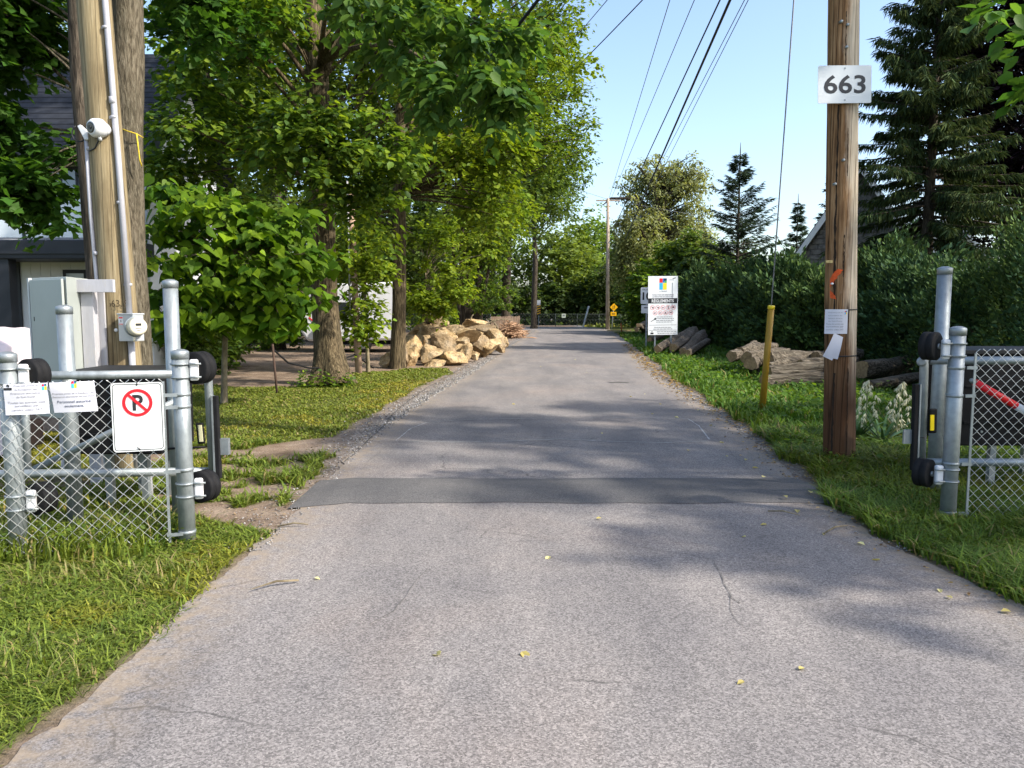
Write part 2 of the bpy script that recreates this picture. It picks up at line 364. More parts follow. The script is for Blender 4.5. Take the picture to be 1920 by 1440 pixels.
def asphalt(name, lo, hi, warm, speck=120.0, contrast=1.0, seams=True):
    m, t, out = nodes(name); vec = coords(t)
    vo = N(t, 'ShaderNodeTexVoronoi', i_Scale=speck); t.links.new(vec, vo.inputs['Vector'])
    s = t.nodes.new('ShaderNodeSeparateColor'); t.links.new(vo.outputs['Color'], s.inputs[0])
    fine = ramp(t, s.outputs[0], [(0.0, lo), (0.55, tuple((a + b) / 2 for a, b in zip(lo, hi))), (1.0, hi)])
    nn = noise(t, vec, 260, 3, 0.7)
    col = mixc(t, 0.8 * contrast, fine, ramp(t, nn, [(0.3, (0.5, 0.5, 0.5)), (0.7, (1.4, 1.4, 1.4))]), 'MULTIPLY')
    big = noise(t, vec, 0.55, 6, 0.6, 0.4)
    col = mixc(t, 1.0, col, ramp(t, big, [(0.32, (0.80, 0.81, 0.84)), (0.5, (1, 1, 1)), (0.7, warm)]), 'MULTIPLY')
    vec2 = coords(t, (1.6, 0.35, 1)); worn = noise(t, vec2, 1.1, 5, 0.6)
    col = mixc(t, 1.0, col, ramp(t, worn, [(0.35, (0.82, 0.82, 0.83)), (0.65, (1.12, 1.10, 1.08))]), 'MULTIPLY')
    if seams:
        wv = t.nodes.new('ShaderNodeVectorMath'); wv.operation = 'ADD'
        nv = N(t, 'ShaderNodeTexNoise', i_Scale=2.2, i_Detail=6.0); t.links.new(vec, nv.inputs['Vector'])
        sc_ = t.nodes.new('ShaderNodeVectorMath'); sc_.operation = 'SCALE'; sc_.inputs['Scale'].default_value = 0.5
        t.links.new(nv.outputs['Color'], sc_.inputs[0]); t.links.new(vec, wv.inputs[0]); t.links.new(sc_.outputs[0], wv.inputs[1])
        cv = N(t, 'ShaderNodeTexVoronoi', feature='DISTANCE_TO_EDGE', i_Scale=0.55); t.links.new(wv.outputs[0], cv.inputs['Vector'])
        ln = ramp(t, cv.outputs['Distance'], [(0.0, (1, 1, 1)), (0.006, (0, 0, 0))])
        gate = ramp(t, noise(t, vec, 0.9, 3), [(0.5, (0, 0, 0)), (0.62, (0.75, 0.75, 0.75))])
        f = mixc(t, 1.0, ln, gate, 'MULTIPLY'); col = mixc(t, f, col, (0.05, 0.048, 0.046))
        at_ = N(t, 'ShaderNodeAttribute', attribute_name='col'); dn = noise(t, vec, 9.0, 5, 0.7)
        df = mixc(t, 1.0, at_.outputs['Color'], ramp(t, dn, [(0.38, (0, 0, 0)), (0.62, (1, 1, 1))]), 'MULTIPLY'); col = mixc(t, df, col, (0.27, 0.215, 0.155))
        dk = ramp(t, noise(t, vec, 7.0, 4, 0.5), [(0.72, (0, 0, 0)), (0.80, (0.6, 0.6, 0.6))]); col = mixc(t, dk, col, tuple(x * 1.1 for x in lo))
    principled(t, out, col, 0.88, 0, 0.25, s.outputs[1], 0.45, 0.006); MATS[name] = m; return m
ASPH = asphalt('worn_asphalt', (0.12, 0.112, 0.108), (0.31, 0.288, 0.275), (1.12, 1.05, 1.0), 135.0)
PATCH = asphalt('newer_asphalt', (0.075, 0.074, 0.073), (0.155, 0.15, 0.148), (1.15, 1.12, 1.1), 160.0, 0.7, False)
road = link('road', me, ASPH); tag(road, kind='structure')
# dark repair strip across the road, slightly humped
def patch_edge(y0, sd): return lambda x: y0 + 0.025 * vnoise(x, x * 0, 3.0, sd) + 0.012 * vnoise(x, x * 0, 13.0, sd + 2)
xq = np.linspace(-1.74, 2.60, 110); s = np.linspace(0, 1, 9)
a = patch_edge(6.02, 41)(xq); b = patch_edge(6.92, 45)(xq)
a = a - 0.22 * np.clip((-1.3 - xq) / 0.5, 0, 1); b = b - 0.12 * np.clip((-1.45 - xq) / 0.35, 0, 1)
X = np.repeat(xq[:, None], 9, 1); Y = a[:, None] * (1 - s) + b[:, None] * s
Z = 0.0115 + 0.026 * (1 - (2 * s - 1) ** 2)[None, :] * np.clip((xq + 1.74) / 0.25, 0, 1)[:, None] + 0.0025
ii = np.arange(X.size).reshape(X.shape)
F = np.stack([ii[:-1, :-1].ravel(), ii[1:, :-1].ravel(), ii[1:, 1:].ravel(), ii[:-1, 1:].ravel()], 1)
link('repair_strip', np_mesh('repair_strip', np.stack([X.ravel(), Y.ravel(), Z.ravel()], 1), F, None, True), PATCH, road)
SEAM = plain('pale_saw_cut_filler', (0.33, 0.33, 0.325), 0.7, 0, 0.25, 12)
SEAML = plain('faint_crack', (0.115, 0.108, 0.102), 0.95, 0, 0.3, 12)
SEAMD = plain('dark_crack', (0.075, 0.07, 0.066), 0.95, 0, 0.3, 12)
def ribbon(name, pts, wd, mat, z=0.0145, wob=0.0, parent=road):
    pts = [Vector((p[0], p[1], 0)) for p in pts]; P = []
    for i in range(len(pts) - 1):
        n = max(2, int((pts[i + 1] - pts[i]).length / 0.06))
        for k in range(n): P.append(pts[i].lerp(pts[i + 1], k / n))
    P.append(pts[-1]); vs = []; fs = []
    off = 0
    for i, p in enumerate(P):
        d = (P[min(i + 1, len(P) - 1)] - P[max(0, i - 1)]).normalized(); sd = Vector((-d.y, d.x, 0))
        off = off * 0.85 + wob * rnd.uniform(-1, 1); q = p + sd * off
        ww = wd * (0.5 + rnd.random()) / 2 if wob else wd / 2
        vs += [(q + sd * ww).to_tuple()[:2] + (z,), (q - sd * ww).to_tuple()[:2] + (z,)]
    for i in range(len(P) - 1): fs.append((2*i, 2*i+1, 2*i+3, 2*i+2))
    me = bpy.data.meshes.new(name); me.from_pydata(vs, [], fs); me.update(); return link(name, me, mat, parent)
def gpath(px): return [gr(u, v).to_tuple() for u, v in px]
ribbon('loop_seam', gpath([(742,828),(770,805),(800,794),(880,788),(1000,786),(1180,785),(1290,787),(1310,800),(1330,826)]), 0.016, SEAM, wob=0.002)
ribbon('loop_seam', gpath([(742,829),(850,831),(960,829),(1050,825),(1120,829),(1240,832),(1328,829)]), 0.018, SEAM, wob=0.002)
for px in ([(645,868),(700,818),(745,770),(790,735),(850,700),(905,670),(960,645),(995,630)], [(742,828),(690,868)], [(1300,790),(1345,825),(1400,880)],
           [(800,1070),(770,1110),(740,1150),(690,1175)], [(1340,1055),(1352,1090),(1368,1120),(1372,1150),(1392,1180)], [(1368,1120),(1390,1135)], [(955,1018),(1040,1016)]):
    ribbon('crack', gpath(px), 0.014 if px[0][0] == 645 else 0.0042, SEAMD if px[0][0] == 645 else SEAML, wob=0.008)

# ------------------------------------------------------------------ leaf, branch and tree builders
T_RHOMB = (np.array([(0,0,0),(0.42,0.30,0.07),(1,0,-0.05),(0.42,-0.30,0.07)]), [(0,2,1),(0,3,2)])
T_LEAF = (np.array([(0,0,0),(0.18,0.27,0.05),(0.55,0.33,0.05),(1.0,0,-0.10),(0.55,-0.33,0.05),(0.18,-0.27,0.05)]), [(0,3,2,1),(0,5,4,3)])
T_MAPLE = (np.array([(0,0,0),(0.02,0.30,0.02),(0.22,0.22,0.03),(0.38,0.55,0.03),(0.55,0.30,0.04),(0.66,0.26,0.03),(1.0,0,-0.07),
                     (0.66,-0.26,0.03),(0.55,-0.30,0.04),(0.38,-0.55,0.03),(0.22,-0.22,0.03),(0.02,-0.30,0.02)]), [(0,2,1),(0,4,3,2),(0,6,5,4),(0,8,7,6),(0,10,9,8),(0,11,10)])
T_HEART = (np.array([(0.06,0,0),(-0.05,0.16,0.03),(0.04,0.36,0.06),(0.24,0.46,0.06),(0.5,0.36,0.04),(0.76,0.17,-0.01),(1.02,0,-0.10),
                     (0.76,-0.17,-0.01),(0.5,-0.36,0.04),(0.24,-0.46,0.06),(0.04,-0.36,0.06),(-0.05,-0.16,0.03)]), [(0,3,2,1),(0,4,3),(0,6,5,4),(0,8,7,6),(0,9,8),(0,11,10,9)])
T_BLADE = (np.array([(0,-0.5,0),(0,0.5,0),(0.5,0.42,0.0),(0.5,-0.42,0.0),(1,0,-0.05)]), None)
def unit(a): return a / np.maximum(np.linalg.norm(a, axis=-1, keepdims=True), 1e-9)
def leaf_verts(P, D, Nn, S, tmpl, width=1.0):
    D = unit(D); B = unit(np.cross(Nn, D)); Nn = np.cross(D, B)
    tv = tmpl[0]
    V = P[:, None, :] + S[:, None, None] * (tv[None, :, 0:1] * D[:, None, :] + width * tv[None, :, 1:2] * B[:, None, :] + tv[None, :, 2:3] * Nn[:, None, :])
    return V
def leaf_object(name, P, D, Nn, S, col, tmpl, mat, parent, width=1.0):
    V = leaf_verts(P, D, Nn, S, tmpl, width); n, k, _ = V.shape
    tris = []
    for f in tmpl[1]:
        for j in range(1, len(f) - 1): tris.append((f[0], f[j], f[j + 1]))
    tr = np.array(tris); F = (np.arange(n)[:, None, None] * k + tr[None]).reshape(-1, 3)
    C = np.repeat(col, k, axis=0)
    me = np_mesh(name, V.reshape(-1, 3), F, C)
    o = link(name, me, mat, parent); o['kind'] = 'stuff'; return o
def pick_cols(n, cols, r, jitter=0.22):
    cols = np.array(cols, dtype=float); k = r.integers(0, len(cols), n); j = r.uniform(0, 1, n)[:, None]
    c = cols[k] * (1 - j) + cols[r.integers(0, len(cols), n)] * j
    return c * (1 + jitter * r.uniform(-1, 1, (n, 1)))
def spray(clumps, rad, twigs, per, r, droop=0.25, flat=0.6, size=(0.08, 0.13)):
    """leaves on short twigs that fan out from every clump centre"""
    C = np.asarray(clumps, dtype=float); n = len(C); rad = np.broadcast_to(np.asarray(rad, dtype=float), (n,))
    d = r.normal(0, 1, (n, twigs, 3)); d[..., 2] = d[..., 2] * flat + 0.15; d = unit(d)
    L = rad[:, None] * r.uniform(0.55, 1.15, (n, twigs))
    s = (np.arange(per) + r.uniform(0.2, 0.8, (n, twigs, per))) / per; s = 0.18 + 0.82 * s
    P = C[:, None, None, :] + d[:, :, None, :] * (L[:, :, None] * s)[..., None]
    P[..., 2] -= droop * L[:, :, None] * s ** 2
    P = P + r.normal(0, 0.09, P.shape) * rad[:, None, None, None]
    side = np.cross(d, np.array([0, 0, 1.0])); side = unit(side)
    sg = r.choice([-1.0, 1.0], (n, twigs, per))[..., None]
    D = d[:, :, None, :] * 0.8 + side[:, :, None, :] * sg + r.normal(0, 0.35, P.shape); D[..., 2] -= droop * 1.3
    Nn = np.zeros_like(P); Nn[..., 2] = 1.0; Nn = Nn + 0.35 * d[:, :, None, :] + r.normal(0, 0.38, P.shape)
    m = n * twigs * per
    return P.reshape(m, 3), D.reshape(m, 3), Nn.reshape(m, 3), r.uniform(size[0], size[1], m)
def ellipsoid_pts(n, c, rr, r, shell=0.55):
    d = unit(r.normal(0, 1, (n, 3))); s = r.uniform(shell ** 3, 1, n) ** (1 / 3)
    return np.array(c) + d * s[:, None] * np.array(rr)
def curve_pts(a, b, bulge, n=6, sag=0.0):
    a, b = Vector(a), Vector(b); out = []
    for i in range(n + 1):
        s = i / n; p = a.lerp(b, s) + Vector(bulge) * math.sin(math.pi * s) * 1.0; p.z -= sag * math.sin(math.pi * s); out.append(p)
    return out
def trunk_mesh(path, rads, n=18, flare=1.5, lump=0.05, flare_h=0.7, seed=0):
    """tapered trunk with root flare and buttress ridges along a path"""
    P = [Vector(p) for p in path]; pts = []; rr = []
    for i in range(len(P) - 1):
        k = max(2, int((P[i + 1] - P[i]).length / 0.22))
        for j in range(k):
            s = j / k; pts.append(P[i].lerp(P[i + 1], s)); rr.append(rads[i] * (1 - s) + rads[i + 1] * s)
    pts.append(P[-1]); rr.append(rads[-1])
    pts = [p if i in (0, len(pts) - 1) else (pts[i - 1] + p * 2 + pts[i + 1]) / 4 for i, p in enumerate(pts)]
    r = random.Random(seed); ph = [r.uniform(0, 6.28) for _ in range(4)]; nb = r.choice([4, 5])
    vs = []; fs = []; z0 = pts[0].z
    for i, (p, q) in enumerate(zip(pts, rr)):
        t = (pts[min(i + 1, len(pts) - 1)] - pts[max(0, i - 1)]).normalized()
        sd = Vector((1, 0, 0)); sd = (sd - t * sd.dot(t)).normalized(); up = t.cross(sd)
        h = p.z - z0; fl = math.exp(-max(h, 0) / (flare_h * 0.45)) * (flare - 1)
        for k in range(n):
            a = 2 * math.pi * k / n
            ridge = 1 + fl * (0.55 + 0.6 * math.cos(nb * a + ph[0])) + lump * math.sin(3 * a + ph[1] + h * 1.1) + lump * 0.8 * math.sin(7 * a + ph[2] - h * 0.7) + lump * 0.5 * math.sin(h * 4.1 + a * 2 + ph[3])
            vs.append(p + (sd * math.cos(a) + up * math.sin(a)) * q * ridge)
    for i in range(len(pts) - 1):
        for k in range(n): fs.append((i*n+k, i*n+(k+1) % n, (i+1)*n+(k+1) % n, (i+1)*n+k))
    b = MB(); b.add(vs, fs, True); return b
def path_at(path, z):
    for a, b in zip(path, path[1:]):
        if a[2] <= z <= b[2] or b is path[-1]:
            s = min(1, max(0, (z - a[2]) / max(1e-6, b[2] - a[2]))); return Vector(a).lerp(Vector(b), s)
    return Vector(path[0])
def broad_tree(name, label, path, rads, lobes, cols, leaf=(0.09, 0.14), clump_r=0.55, twigs=7, per=9, tmpl=T_RHOMB, bk=None, group=None,
               seed=1, limb=0.35, flare=1.5, limb_r=0.05, droop=0.25, flat=0.6, extra=None, lump=0.05, mat=None, nside=18):
    r = np.random.default_rng(seed); rn = random.Random(seed); path = [tuple(p) for p in path]
    t_ = thing(name, label, 'tree', path[0], group)
    trunk_mesh(path, rads, nside, flare, lump, seed=seed).build('trunk', bk, t_)
    cl = np.concatenate([ellipsoid_pts(l[6], l[0:3], l[3:6], r, l[7] if len(l) > 7 else 0.5) for l in lobes])
    if extra is not None: cl = np.concatenate([cl, np.array(extra, dtype=float)])
    cl = cl + r.normal(0, 0.28, cl.shape) * clump_r
    bm_ = MB(); zt = path[-1][2]; z0 = path[0][2]
    for c in cl:
        if rn.random() > limb: continue
        h = min(zt, max(z0 + 0.35 * (zt - z0), c[2] - rn.uniform(0.35, 0.8) * math.hypot(c[0] - path[-1][0], c[1] - path[-1][1]) - 0.3))
        a = path_at(path, h); L = (Vector(c) - a).length
        if L < 0.3: continue
        pts = curve_pts(a, c, (rn.uniform(-.1, .1) * L, rn.uniform(-.1, .1) * L, rn.uniform(0.0, .14) * L), 6)
        q = limb_r * (0.5 + 0.5 * min(1.0, L / 4)) * rn.uniform(0.6, 1.2)
        bm_.tube(pts, [q * (1 - 0.82 * i / 6) for i in range(7)], 5, cap=False)
    if bm_.v: bm_.build('branches', bk, t_, fix=False)
    P, D, Nn, S = spray(cl, clump_r * r.uniform(0.7, 1.25, len(cl)), twigs, per, r, droop, flat, leaf)
    tone = np.repeat(1 + 0.16 * r.normal(0, 1, len(cl)), twigs * per).clip(0.6, 1.5)
    C = pick_cols(len(P), cols, r) * tone[:, None]
    leaf_object('crown', P, D, Nn, S, C, tmpl, mat or LEAF, t_)
    return t_
G_LINDEN = [(0.085, 0.155, 0.022), (0.12, 0.20, 0.022), (0.19, 0.265, 0.022), (0.06, 0.12, 0.026)]
G_MAPLE = [(0.035, 0.095, 0.014), (0.05, 0.125, 0.016), (0.07, 0.15, 0.018)]
G_YEL = [(0.155, 0.225, 0.016), (0.22, 0.285, 0.02), (0.11, 0.185, 0.018)]
G_BACK = [(0.07, 0.125, 0.026), (0.10, 0.16, 0.03), (0.13, 0.185, 0.032), (0.06, 0.10, 0.026)]
G_FAR = [(0.15, 0.21, 0.04), (0.19, 0.25, 0.042), (0.12, 0.17, 0.036)]

def spruce(name, label, base, h, wbase, cols, n_whorl, per_whorl, sprays, seed, z_low=0.8, droop=0.35, hang=0.5, size=(0.16, 0.3), wid=0.30, group=None, taper=0.9, trunk_r=0.16):
    r = np.random.default_rng(seed); rn = random.Random(seed)
    t_ = thing(name, label, 'tree', base, group); b = Vector(base)
    MB().tube([b, b + Vector((0, 0, h * 0.5)), b + Vector((0, 0, h)), b + Vector((0, 0, h * 1.05))], [trunk_r, trunk_r * 0.55, 0.03, 0.012], 9, cap=False).build('trunk', BARK_D, t_, fix=False)
    br = MB(); Ps, Ds, Ns = [], [], []
    for wv in range(n_whorl):
        s = wv / n_whorl; z = z_low + (h - z_low) * (s ** 0.92) * 0.985
        ln0 = wbase * (1 - s) ** taper * 1.0 + 0.10
        for k in range(per_whorl):
            az = rn.uniform(0, 6.283); ln = ln0 * rn.uniform(0.55, 1.18); up = 0.10 + 0.55 * s + rn.uniform(-.08, .08); zz = z + rn.uniform(-.2, .2)
            d = Vector((math.cos(az), math.sin(az), 0)); m = 6
            pts = [b + Vector((0, 0, zz)) + d * ln * (i / m) + Vector((0, 0, up * ln * (i / m) - droop * (1 - s) * ln * (i / m) ** 1.3 + 0.16 * ln * max(0, i / m - 0.6) ** 1.0)) for i in range(m + 1)]
            br.tube(pts, [0.028 * (ln / 2 + 0.2) * (1 - 0.85 * i / m) for i in range(m + 1)], 4, cap=False)
            ns = max(5, int(sprays * (0.25 + ln / max(wbase, 0.1))))
            q = r.uniform(0.12, 1.0, ns) ** 0.8 * m; i0 = np.minimum(q.astype(int), m - 1); f = (q - i0)[:, None]
            A = np.array([p[:] for p in pts]); P = A[i0] * (1 - f) + A[i0 + 1] * f
            side = np.array([-d.y, d.x, 0]); sg = r.choice([-1, 1], ns)[:, None]
            D = side * sg * r.uniform(0.4, 1.1, (ns, 1)) + np.array(d[:]) * r.uniform(0.3, 1.0, (ns, 1)); D[:, 2] -= hang * r.uniform(0.1, 1.4, ns); D[:, 2] += 0.2 * s
            Nn = np.tile([0, 0, 1.0], (ns, 1)) + r.normal(0, 0.5, (ns, 3))
            Ps.append(P + r.normal(0, 0.03, P.shape)); Ds.append(D); Ns.append(Nn)
    br.build('branches', BARK_D, t_, fix=False)
    P = np.concatenate(Ps); n = len(P)
    leaf_object('needles', P, np.concatenate(Ds), np.concatenate(Ns), r.uniform(size[0], size[1], n), pick_cols(n, cols, r, 0.3), T_RHOMB, NEEDLE, t_, wid)
    return t_

# ------------------------------------------------------------------ trees on the left
def lobe(u0, v0, u1, v1, Y, dY, n, shell=0.3):
    """an ellipsoid of foliage that fills this patch of the view at depth Y"""
    a = at(u0, v0, Y); b = at(u1, v1, Y); c = (a + b) / 2
    return (c.x, Y, c.z, abs(b.x - a.x) / 2, dY, abs(b.z - a.z) / 2, n, shell)
# big linden with the stout trunk beside the verge
pa = gr(622, 722)
path = [(pa.x, pa.y, 0), tuple(at(607, 560, 16)), tuple(at(604, 400, 16)), tuple(at(598, 200, 16)), tuple(at(590, 60, 16)), tuple(at(585, -160, 16)), tuple(at(590, -420, 16))]
lind = broad_tree('linden_tree', 'tall linden with stout furrowed trunk standing on the lawn edge beside the road', path, [0.30, 0.265, 0.25, 0.24, 0.20, 0.13, 0.04],
    [lobe(300, -60, 540, 330, 15.4, 1.6, 62, .1), lobe(480, 215, 800, 335, 14.0, 1.2, 50, .1), lobe(420, -120, 760, 130, 17.6, 1.2, 50, .1), lobe(640, -60, 930, 220, 15.4, 1.5, 48, .1), lobe(470, -60, 580, 60, 14.6, .7, 14, .1),
     lobe(300, 200, 560, 380, 16.8, 1.2, 28), lobe(640, 330, 760, 430, 15.0, 0.8, 10), lobe(300, -700, 900, -90, 16, 3.6, 170, 0.6), lobe(300, 250, 370, 390, 15.6, .5, 16, .1), lobe(560, 300, 690, 400, 15.0, 0.6, 8)],
    G_LINDEN, (0.11, 0.19), 0.62, 8, 8, T_LEAF, BARK_L, seed=5, limb=0.12, flare=1.9, limb_r=0.06, droop=0.35, flat=0.45, lump=0.045)
# fire-scarred fork limbs of the linden
b = MB()
for a_, e_, q in (((600, 190), (500, 50), 0.075), ((596, 175), (660, 40), 0.07), ((602, 215), (700, 175), 0.04), ((598, 150), (575, 10), 0.08)):
    b.tube(curve_pts(at(*a_, 16), at(*e_, 15.6), (0, 0, 0.12), 6), [q * (1 - 0.6 * i / 6) for i in range(7)], 8, cap=False)
b.build('limb', BARK_L, lind, fix=False)
# bough that hangs forward over the verge, larger leaves
r = np.random.default_rng(3)
cl = np.concatenate([ellipsoid_pts(l[6], l[0:3], l[3:6], r, 0.1) for l in (lobe(680, -40, 880, 150, 9.2, 0.8, 16, .0), lobe(770, 80, 960, 235, 9.0, 0.7, 17, .0), lobe(850, -10, 1040, 110, 9.6, 0.8, 11, .0), lobe(540, -80, 700, 40, 9.6, 0.8, 9, .0), lobe(880, 150, 1010, 215, 9.0, 0.3, 6, .0))])
b = MB()
for e_ in ((760, 60), (850, 150), (940, 60), (930, 190), (640, 10)):
    b.tube(curve_pts(at(600, 120, 16), at(*e_, 9.2), (0, 0, 0.5), 8), [0.06 * (1 - 0.85 * i / 8) for i in range(9)], 6, cap=False)
b.build('bough', BARK_L, lind, fix=False)
P, D, Nn, S = spray(cl, 0.36, 7, 6, r, 0.6, 0.5, (0.11, 0.175))
leaf_object('bough_leaves', P, D, Nn, S, pick_cols(len(P), [(0.055, 0.125, 0.03), (0.075, 0.155, 0.032), (0.11, 0.19, 0.03)], r), T_LEAF, LEAF, lind)

pb = gr(745, 690)
path = [(pb.x, pb.y, 0), tuple(at(748, 560, 20.2)), tuple(at(750, 420, 20.2)), tuple(at(748, 330, 20.2)), tuple(at(752, 150, 20.2)), tuple(at(756, -60, 20.2)), tuple(at(750, -260, 20.2))]
tB = broad_tree('ash_tree', 'slim straight tree rising at the near end of the boulder pile', path, [0.20, 0.18, 0.165, 0.155, 0.125, 0.08, 0.03],
    [lobe(660, -60, 980, 200, 20, 2, 70), lobe(790, 200, 1010, 330, 19.5, 1.2, 42), lobe(830, 290, 960, 420, 19.6, 1.0, 30), lobe(660, 330, 740, 470, 21, 0.8, 14), lobe(600, -400, 980, -60, 20, 3, 60, .6), lobe(880, 40, 1090, 190, 22, 1.5, 34)],
    G_YEL, (0.11, 0.18), 0.6, 7, 9, T_LEAF, BARK_L, seed=8, limb=0.5, flare=1.35, limb_r=0.045, droop=0.35, lump=0.06)
b = MB()
for pts, q in (([at(750, 330, 20.2), at(775, 245, 20), at(830, 205, 19.6), at(870, 140, 19.4)], 0.055), ([at(752, 262, 20.2), at(800, 258, 19.8), at(860, 262, 19.5)], 0.03), ([at(750, 345, 20.2), at(775, 365, 20), at(750, 350, 20.1)], 0.04), ([at(740, 395, 20.2), at(700, 400, 20.4), at(668, 380, 20.6)], 0.05), ([at(752, 300, 20.2), at(790, 265, 19.4), at(850, 330, 19.0), at(880, 365, 18.8)], 0.02)):
    b.tube(pts, [q * (1 - 0.7 * i / (len(pts) - 1)) for i in range(len(pts))], 7, cap=False)
b.build('limb', BARK_L, tB, fix=False)

# understorey saplings between the linden and the boulders
def sapling(label, u, v, Y, h, lobes, seed, cols=G_YEL, leaf=(0.10, 0.17), tm=T_LEAF, name='sapling', n_r=0.05):
    p = gr(u, v) if Y is None else Vector(((u - 960) / F_PX * Y, Y, 0))
    path = [(p.x, p.y, 0), (p.x + rnd.uniform(-.1, .1), p.y, h * 0.5), (p.x + rnd.uniform(-.2, .2), p.y, h)]
    return broad_tree(name, label, path, [n_r, n_r * 0.7, n_r * 0.2], lobes, cols, leaf, 0.42, 6, 8, tm, BARK_S, seed=seed, limb=0.6, flare=1.2, limb_r=0.02, droop=0.35, nside=8)
sapling('leafy sapling pressed between the linden trunk and pinkish post', 690, 690, 19.0, 3.4, [lobe(628, 400, 735, 560, 18.8, 0.7, 40), lobe(640, 540, 720, 640, 18.6, 0.5, 22)], 21)
sapling('bright low sapling spreading its leaves above the boulder pile', 800, 640, 24.5, 3.0, [lobe(755, 520, 895, 600, 23.2, 0.8, 46), lobe(760, 400, 960, 540, 24.5, 1.2, 50)], 22)
sapling('small sapling in deep shade behind the boulder pile', 905, 628, 34, 4.0, [lobe(880, 530, 960, 590, 33, 0.9, 22), lobe(860, 420, 960, 540, 34, 1.4, 40)], 23, G_LINDEN)
# dark multi-stemmed tree behind the boulders
c0 = Vector(((880 - 960) / F_PX * 34, 34, 0))
path = [tuple(c0), tuple(at(872, 520, 34)), tuple(at(868, 400, 34)), tuple(at(880, 150, 34)), tuple(at(900, -150, 34))]
tC = broad_tree('multi_stem_tree', 'dark multi-stemmed tree with many bare inner branches behind the boulders', path, [0.32, 0.24, 0.2, 0.14, 0.04],
    [lobe(800, 60, 1060, 330, 34, 3, 130), lobe(820, 330, 1000, 470, 33, 2.5, 90), lobe(940, 120, 1105, 330, 35, 2.5, 90), lobe(820, -350, 1090, 60, 34, 4, 110, .6), lobe(1010, 0, 1100, 100, 32, 1.5, 24)],
    G_YEL + G_LINDEN, (0.15, 0.25), 0.85, 7, 8, T_RHOMB, BARK_D, seed=12, limb=0.5, flare=1.3, limb_r=0.07, droop=0.3)
b = MB()
for e_ in ((840, 380), (905, 360), (930, 440), (852, 300), (915, 250), (950, 330)):
    b.tube(curve_pts(c0 + Vector((rnd.uniform(-.3, .3), 0, 0.1)), at(*e_, 33.6), (0, 0, 0.0), 8), [0.13 * (1 - 0.75 * i / 8) for i in range(9)], 7, cap=False)
b.build('stem', BARK_D, tC, fix=False)
def simple_tree(name, label, u, Y, h, r0, lobes, cols, seed, leaf, clump, group=None, bk=None, limb=0.3, twigs=7, per=8, droop=0.3):
    x = (u - 960) / F_PX * Y
    path = [(x, Y, 0), (x + 0.15, Y, h * 0.35), (x - 0.1, Y, h * 0.7), (x, Y, h)]
    return broad_tree(name, label, path, [r0, r0 * 0.8, r0 * 0.5, r0 * 0.15], lobes, cols, leaf, clump, twigs, per, T_RHOMB, bk or BARK_D, group, seed, limb, 1.35, r0 * 0.28, droop, nside=10)
simple_tree('roadside_tree', 'tall leaning-crowned tree behind the wooden slat fence at the bend', 948, 54, 19, 0.35,
    [lobe(900, 230, 1105, 380, 53, 4, 110), lobe(940, 330, 1060, 440, 52, 3.5, 60), lobe(860, 380, 960, 560, 54, 3, 60), lobe(900, -20, 1095, 240, 55, 5, 110, .6)], G_BACK, 31, (0.22, 0.36), 1.2)
simple_tree('roadside_tree', 'slender dark tree half hidden beyond the multi-stemmed tree', 1000, 62, 15, 0.25, [lobe(970, 300, 1085, 410, 62, 4, 70)], G_BACK, 32, (0.24, 0.38), 1.3)
BG = 'background trees behind the shaded yard'
lab = 'tall background tree closing the view behind the shaded yard'
for i, (u, Y, h, ls) in enumerate([
    (400, 25, 15, [lobe(300, -150, 520, 330, 24, 2.5, 150), lobe(330, 320, 540, 520, 25, 2, 90)]),
    (520, 30, 16, [lobe(400, -100, 660, 330, 30, 3, 190), lobe(400, 320, 640, 520, 31, 2.5, 110)]),
    (690, 33, 15, [lobe(590, 40, 830, 420, 33, 3, 180), lobe(620, 400, 830, 560, 34, 2.5, 90)]),
    (60, 30, 15, [lobe(-120, -150, 220, 240, 31, 3, 150)]),
    (800, 46, 17, [lobe(720, 180, 900, 540, 46, 4, 170)]),
    (430, 42, 16, [lobe(300, 330, 560, 610, 40, 4, 150)]), (700, 52, 14, [lobe(560, 420, 820, 620, 50, 4, 150)])]):
    simple_tree('background_tree', lab, u, Y, h, 0.2 + 0.003 * Y, ls, G_BACK, 40 + i, (0.006 * Y, 0.0095 * Y), 0.033 * Y, BG)
# shrubs at the back of the yard
for i, (u0, v0, u1, v1, Y) in enumerate([(270, 590, 430, 665, 26), (430, 585, 570, 660, 30), (300, 520, 470, 620, 33), (760, 560, 900, 640, 42), (560, 540, 700, 640, 38), (318, 570, 390, 680, 18.2), (370, 580, 440, 680, 20.5)]):
    l = lobe(u0, v0, u1, v1, Y, 1.2, 60, 0.1); p = (l[0], Y, 0)
    broad_tree('yard_shrub', 'loose green shrub growing along the back of the shaded yard', [p, (p[0], Y, 0.4), (p[0], Y, l[2])], [0.05, 0.04, 0.01], [l, (l[0], Y, 0.6, l[3], 1.0, 0.6, 25)], G_BACK + G_LINDEN, (0.12, 0.2), 0.5, 7, 8, T_RHOMB, BARK_D, 'shrubs at the back of the yard', 60 + i, 0.5, 1.0, 0.02, nside=6)

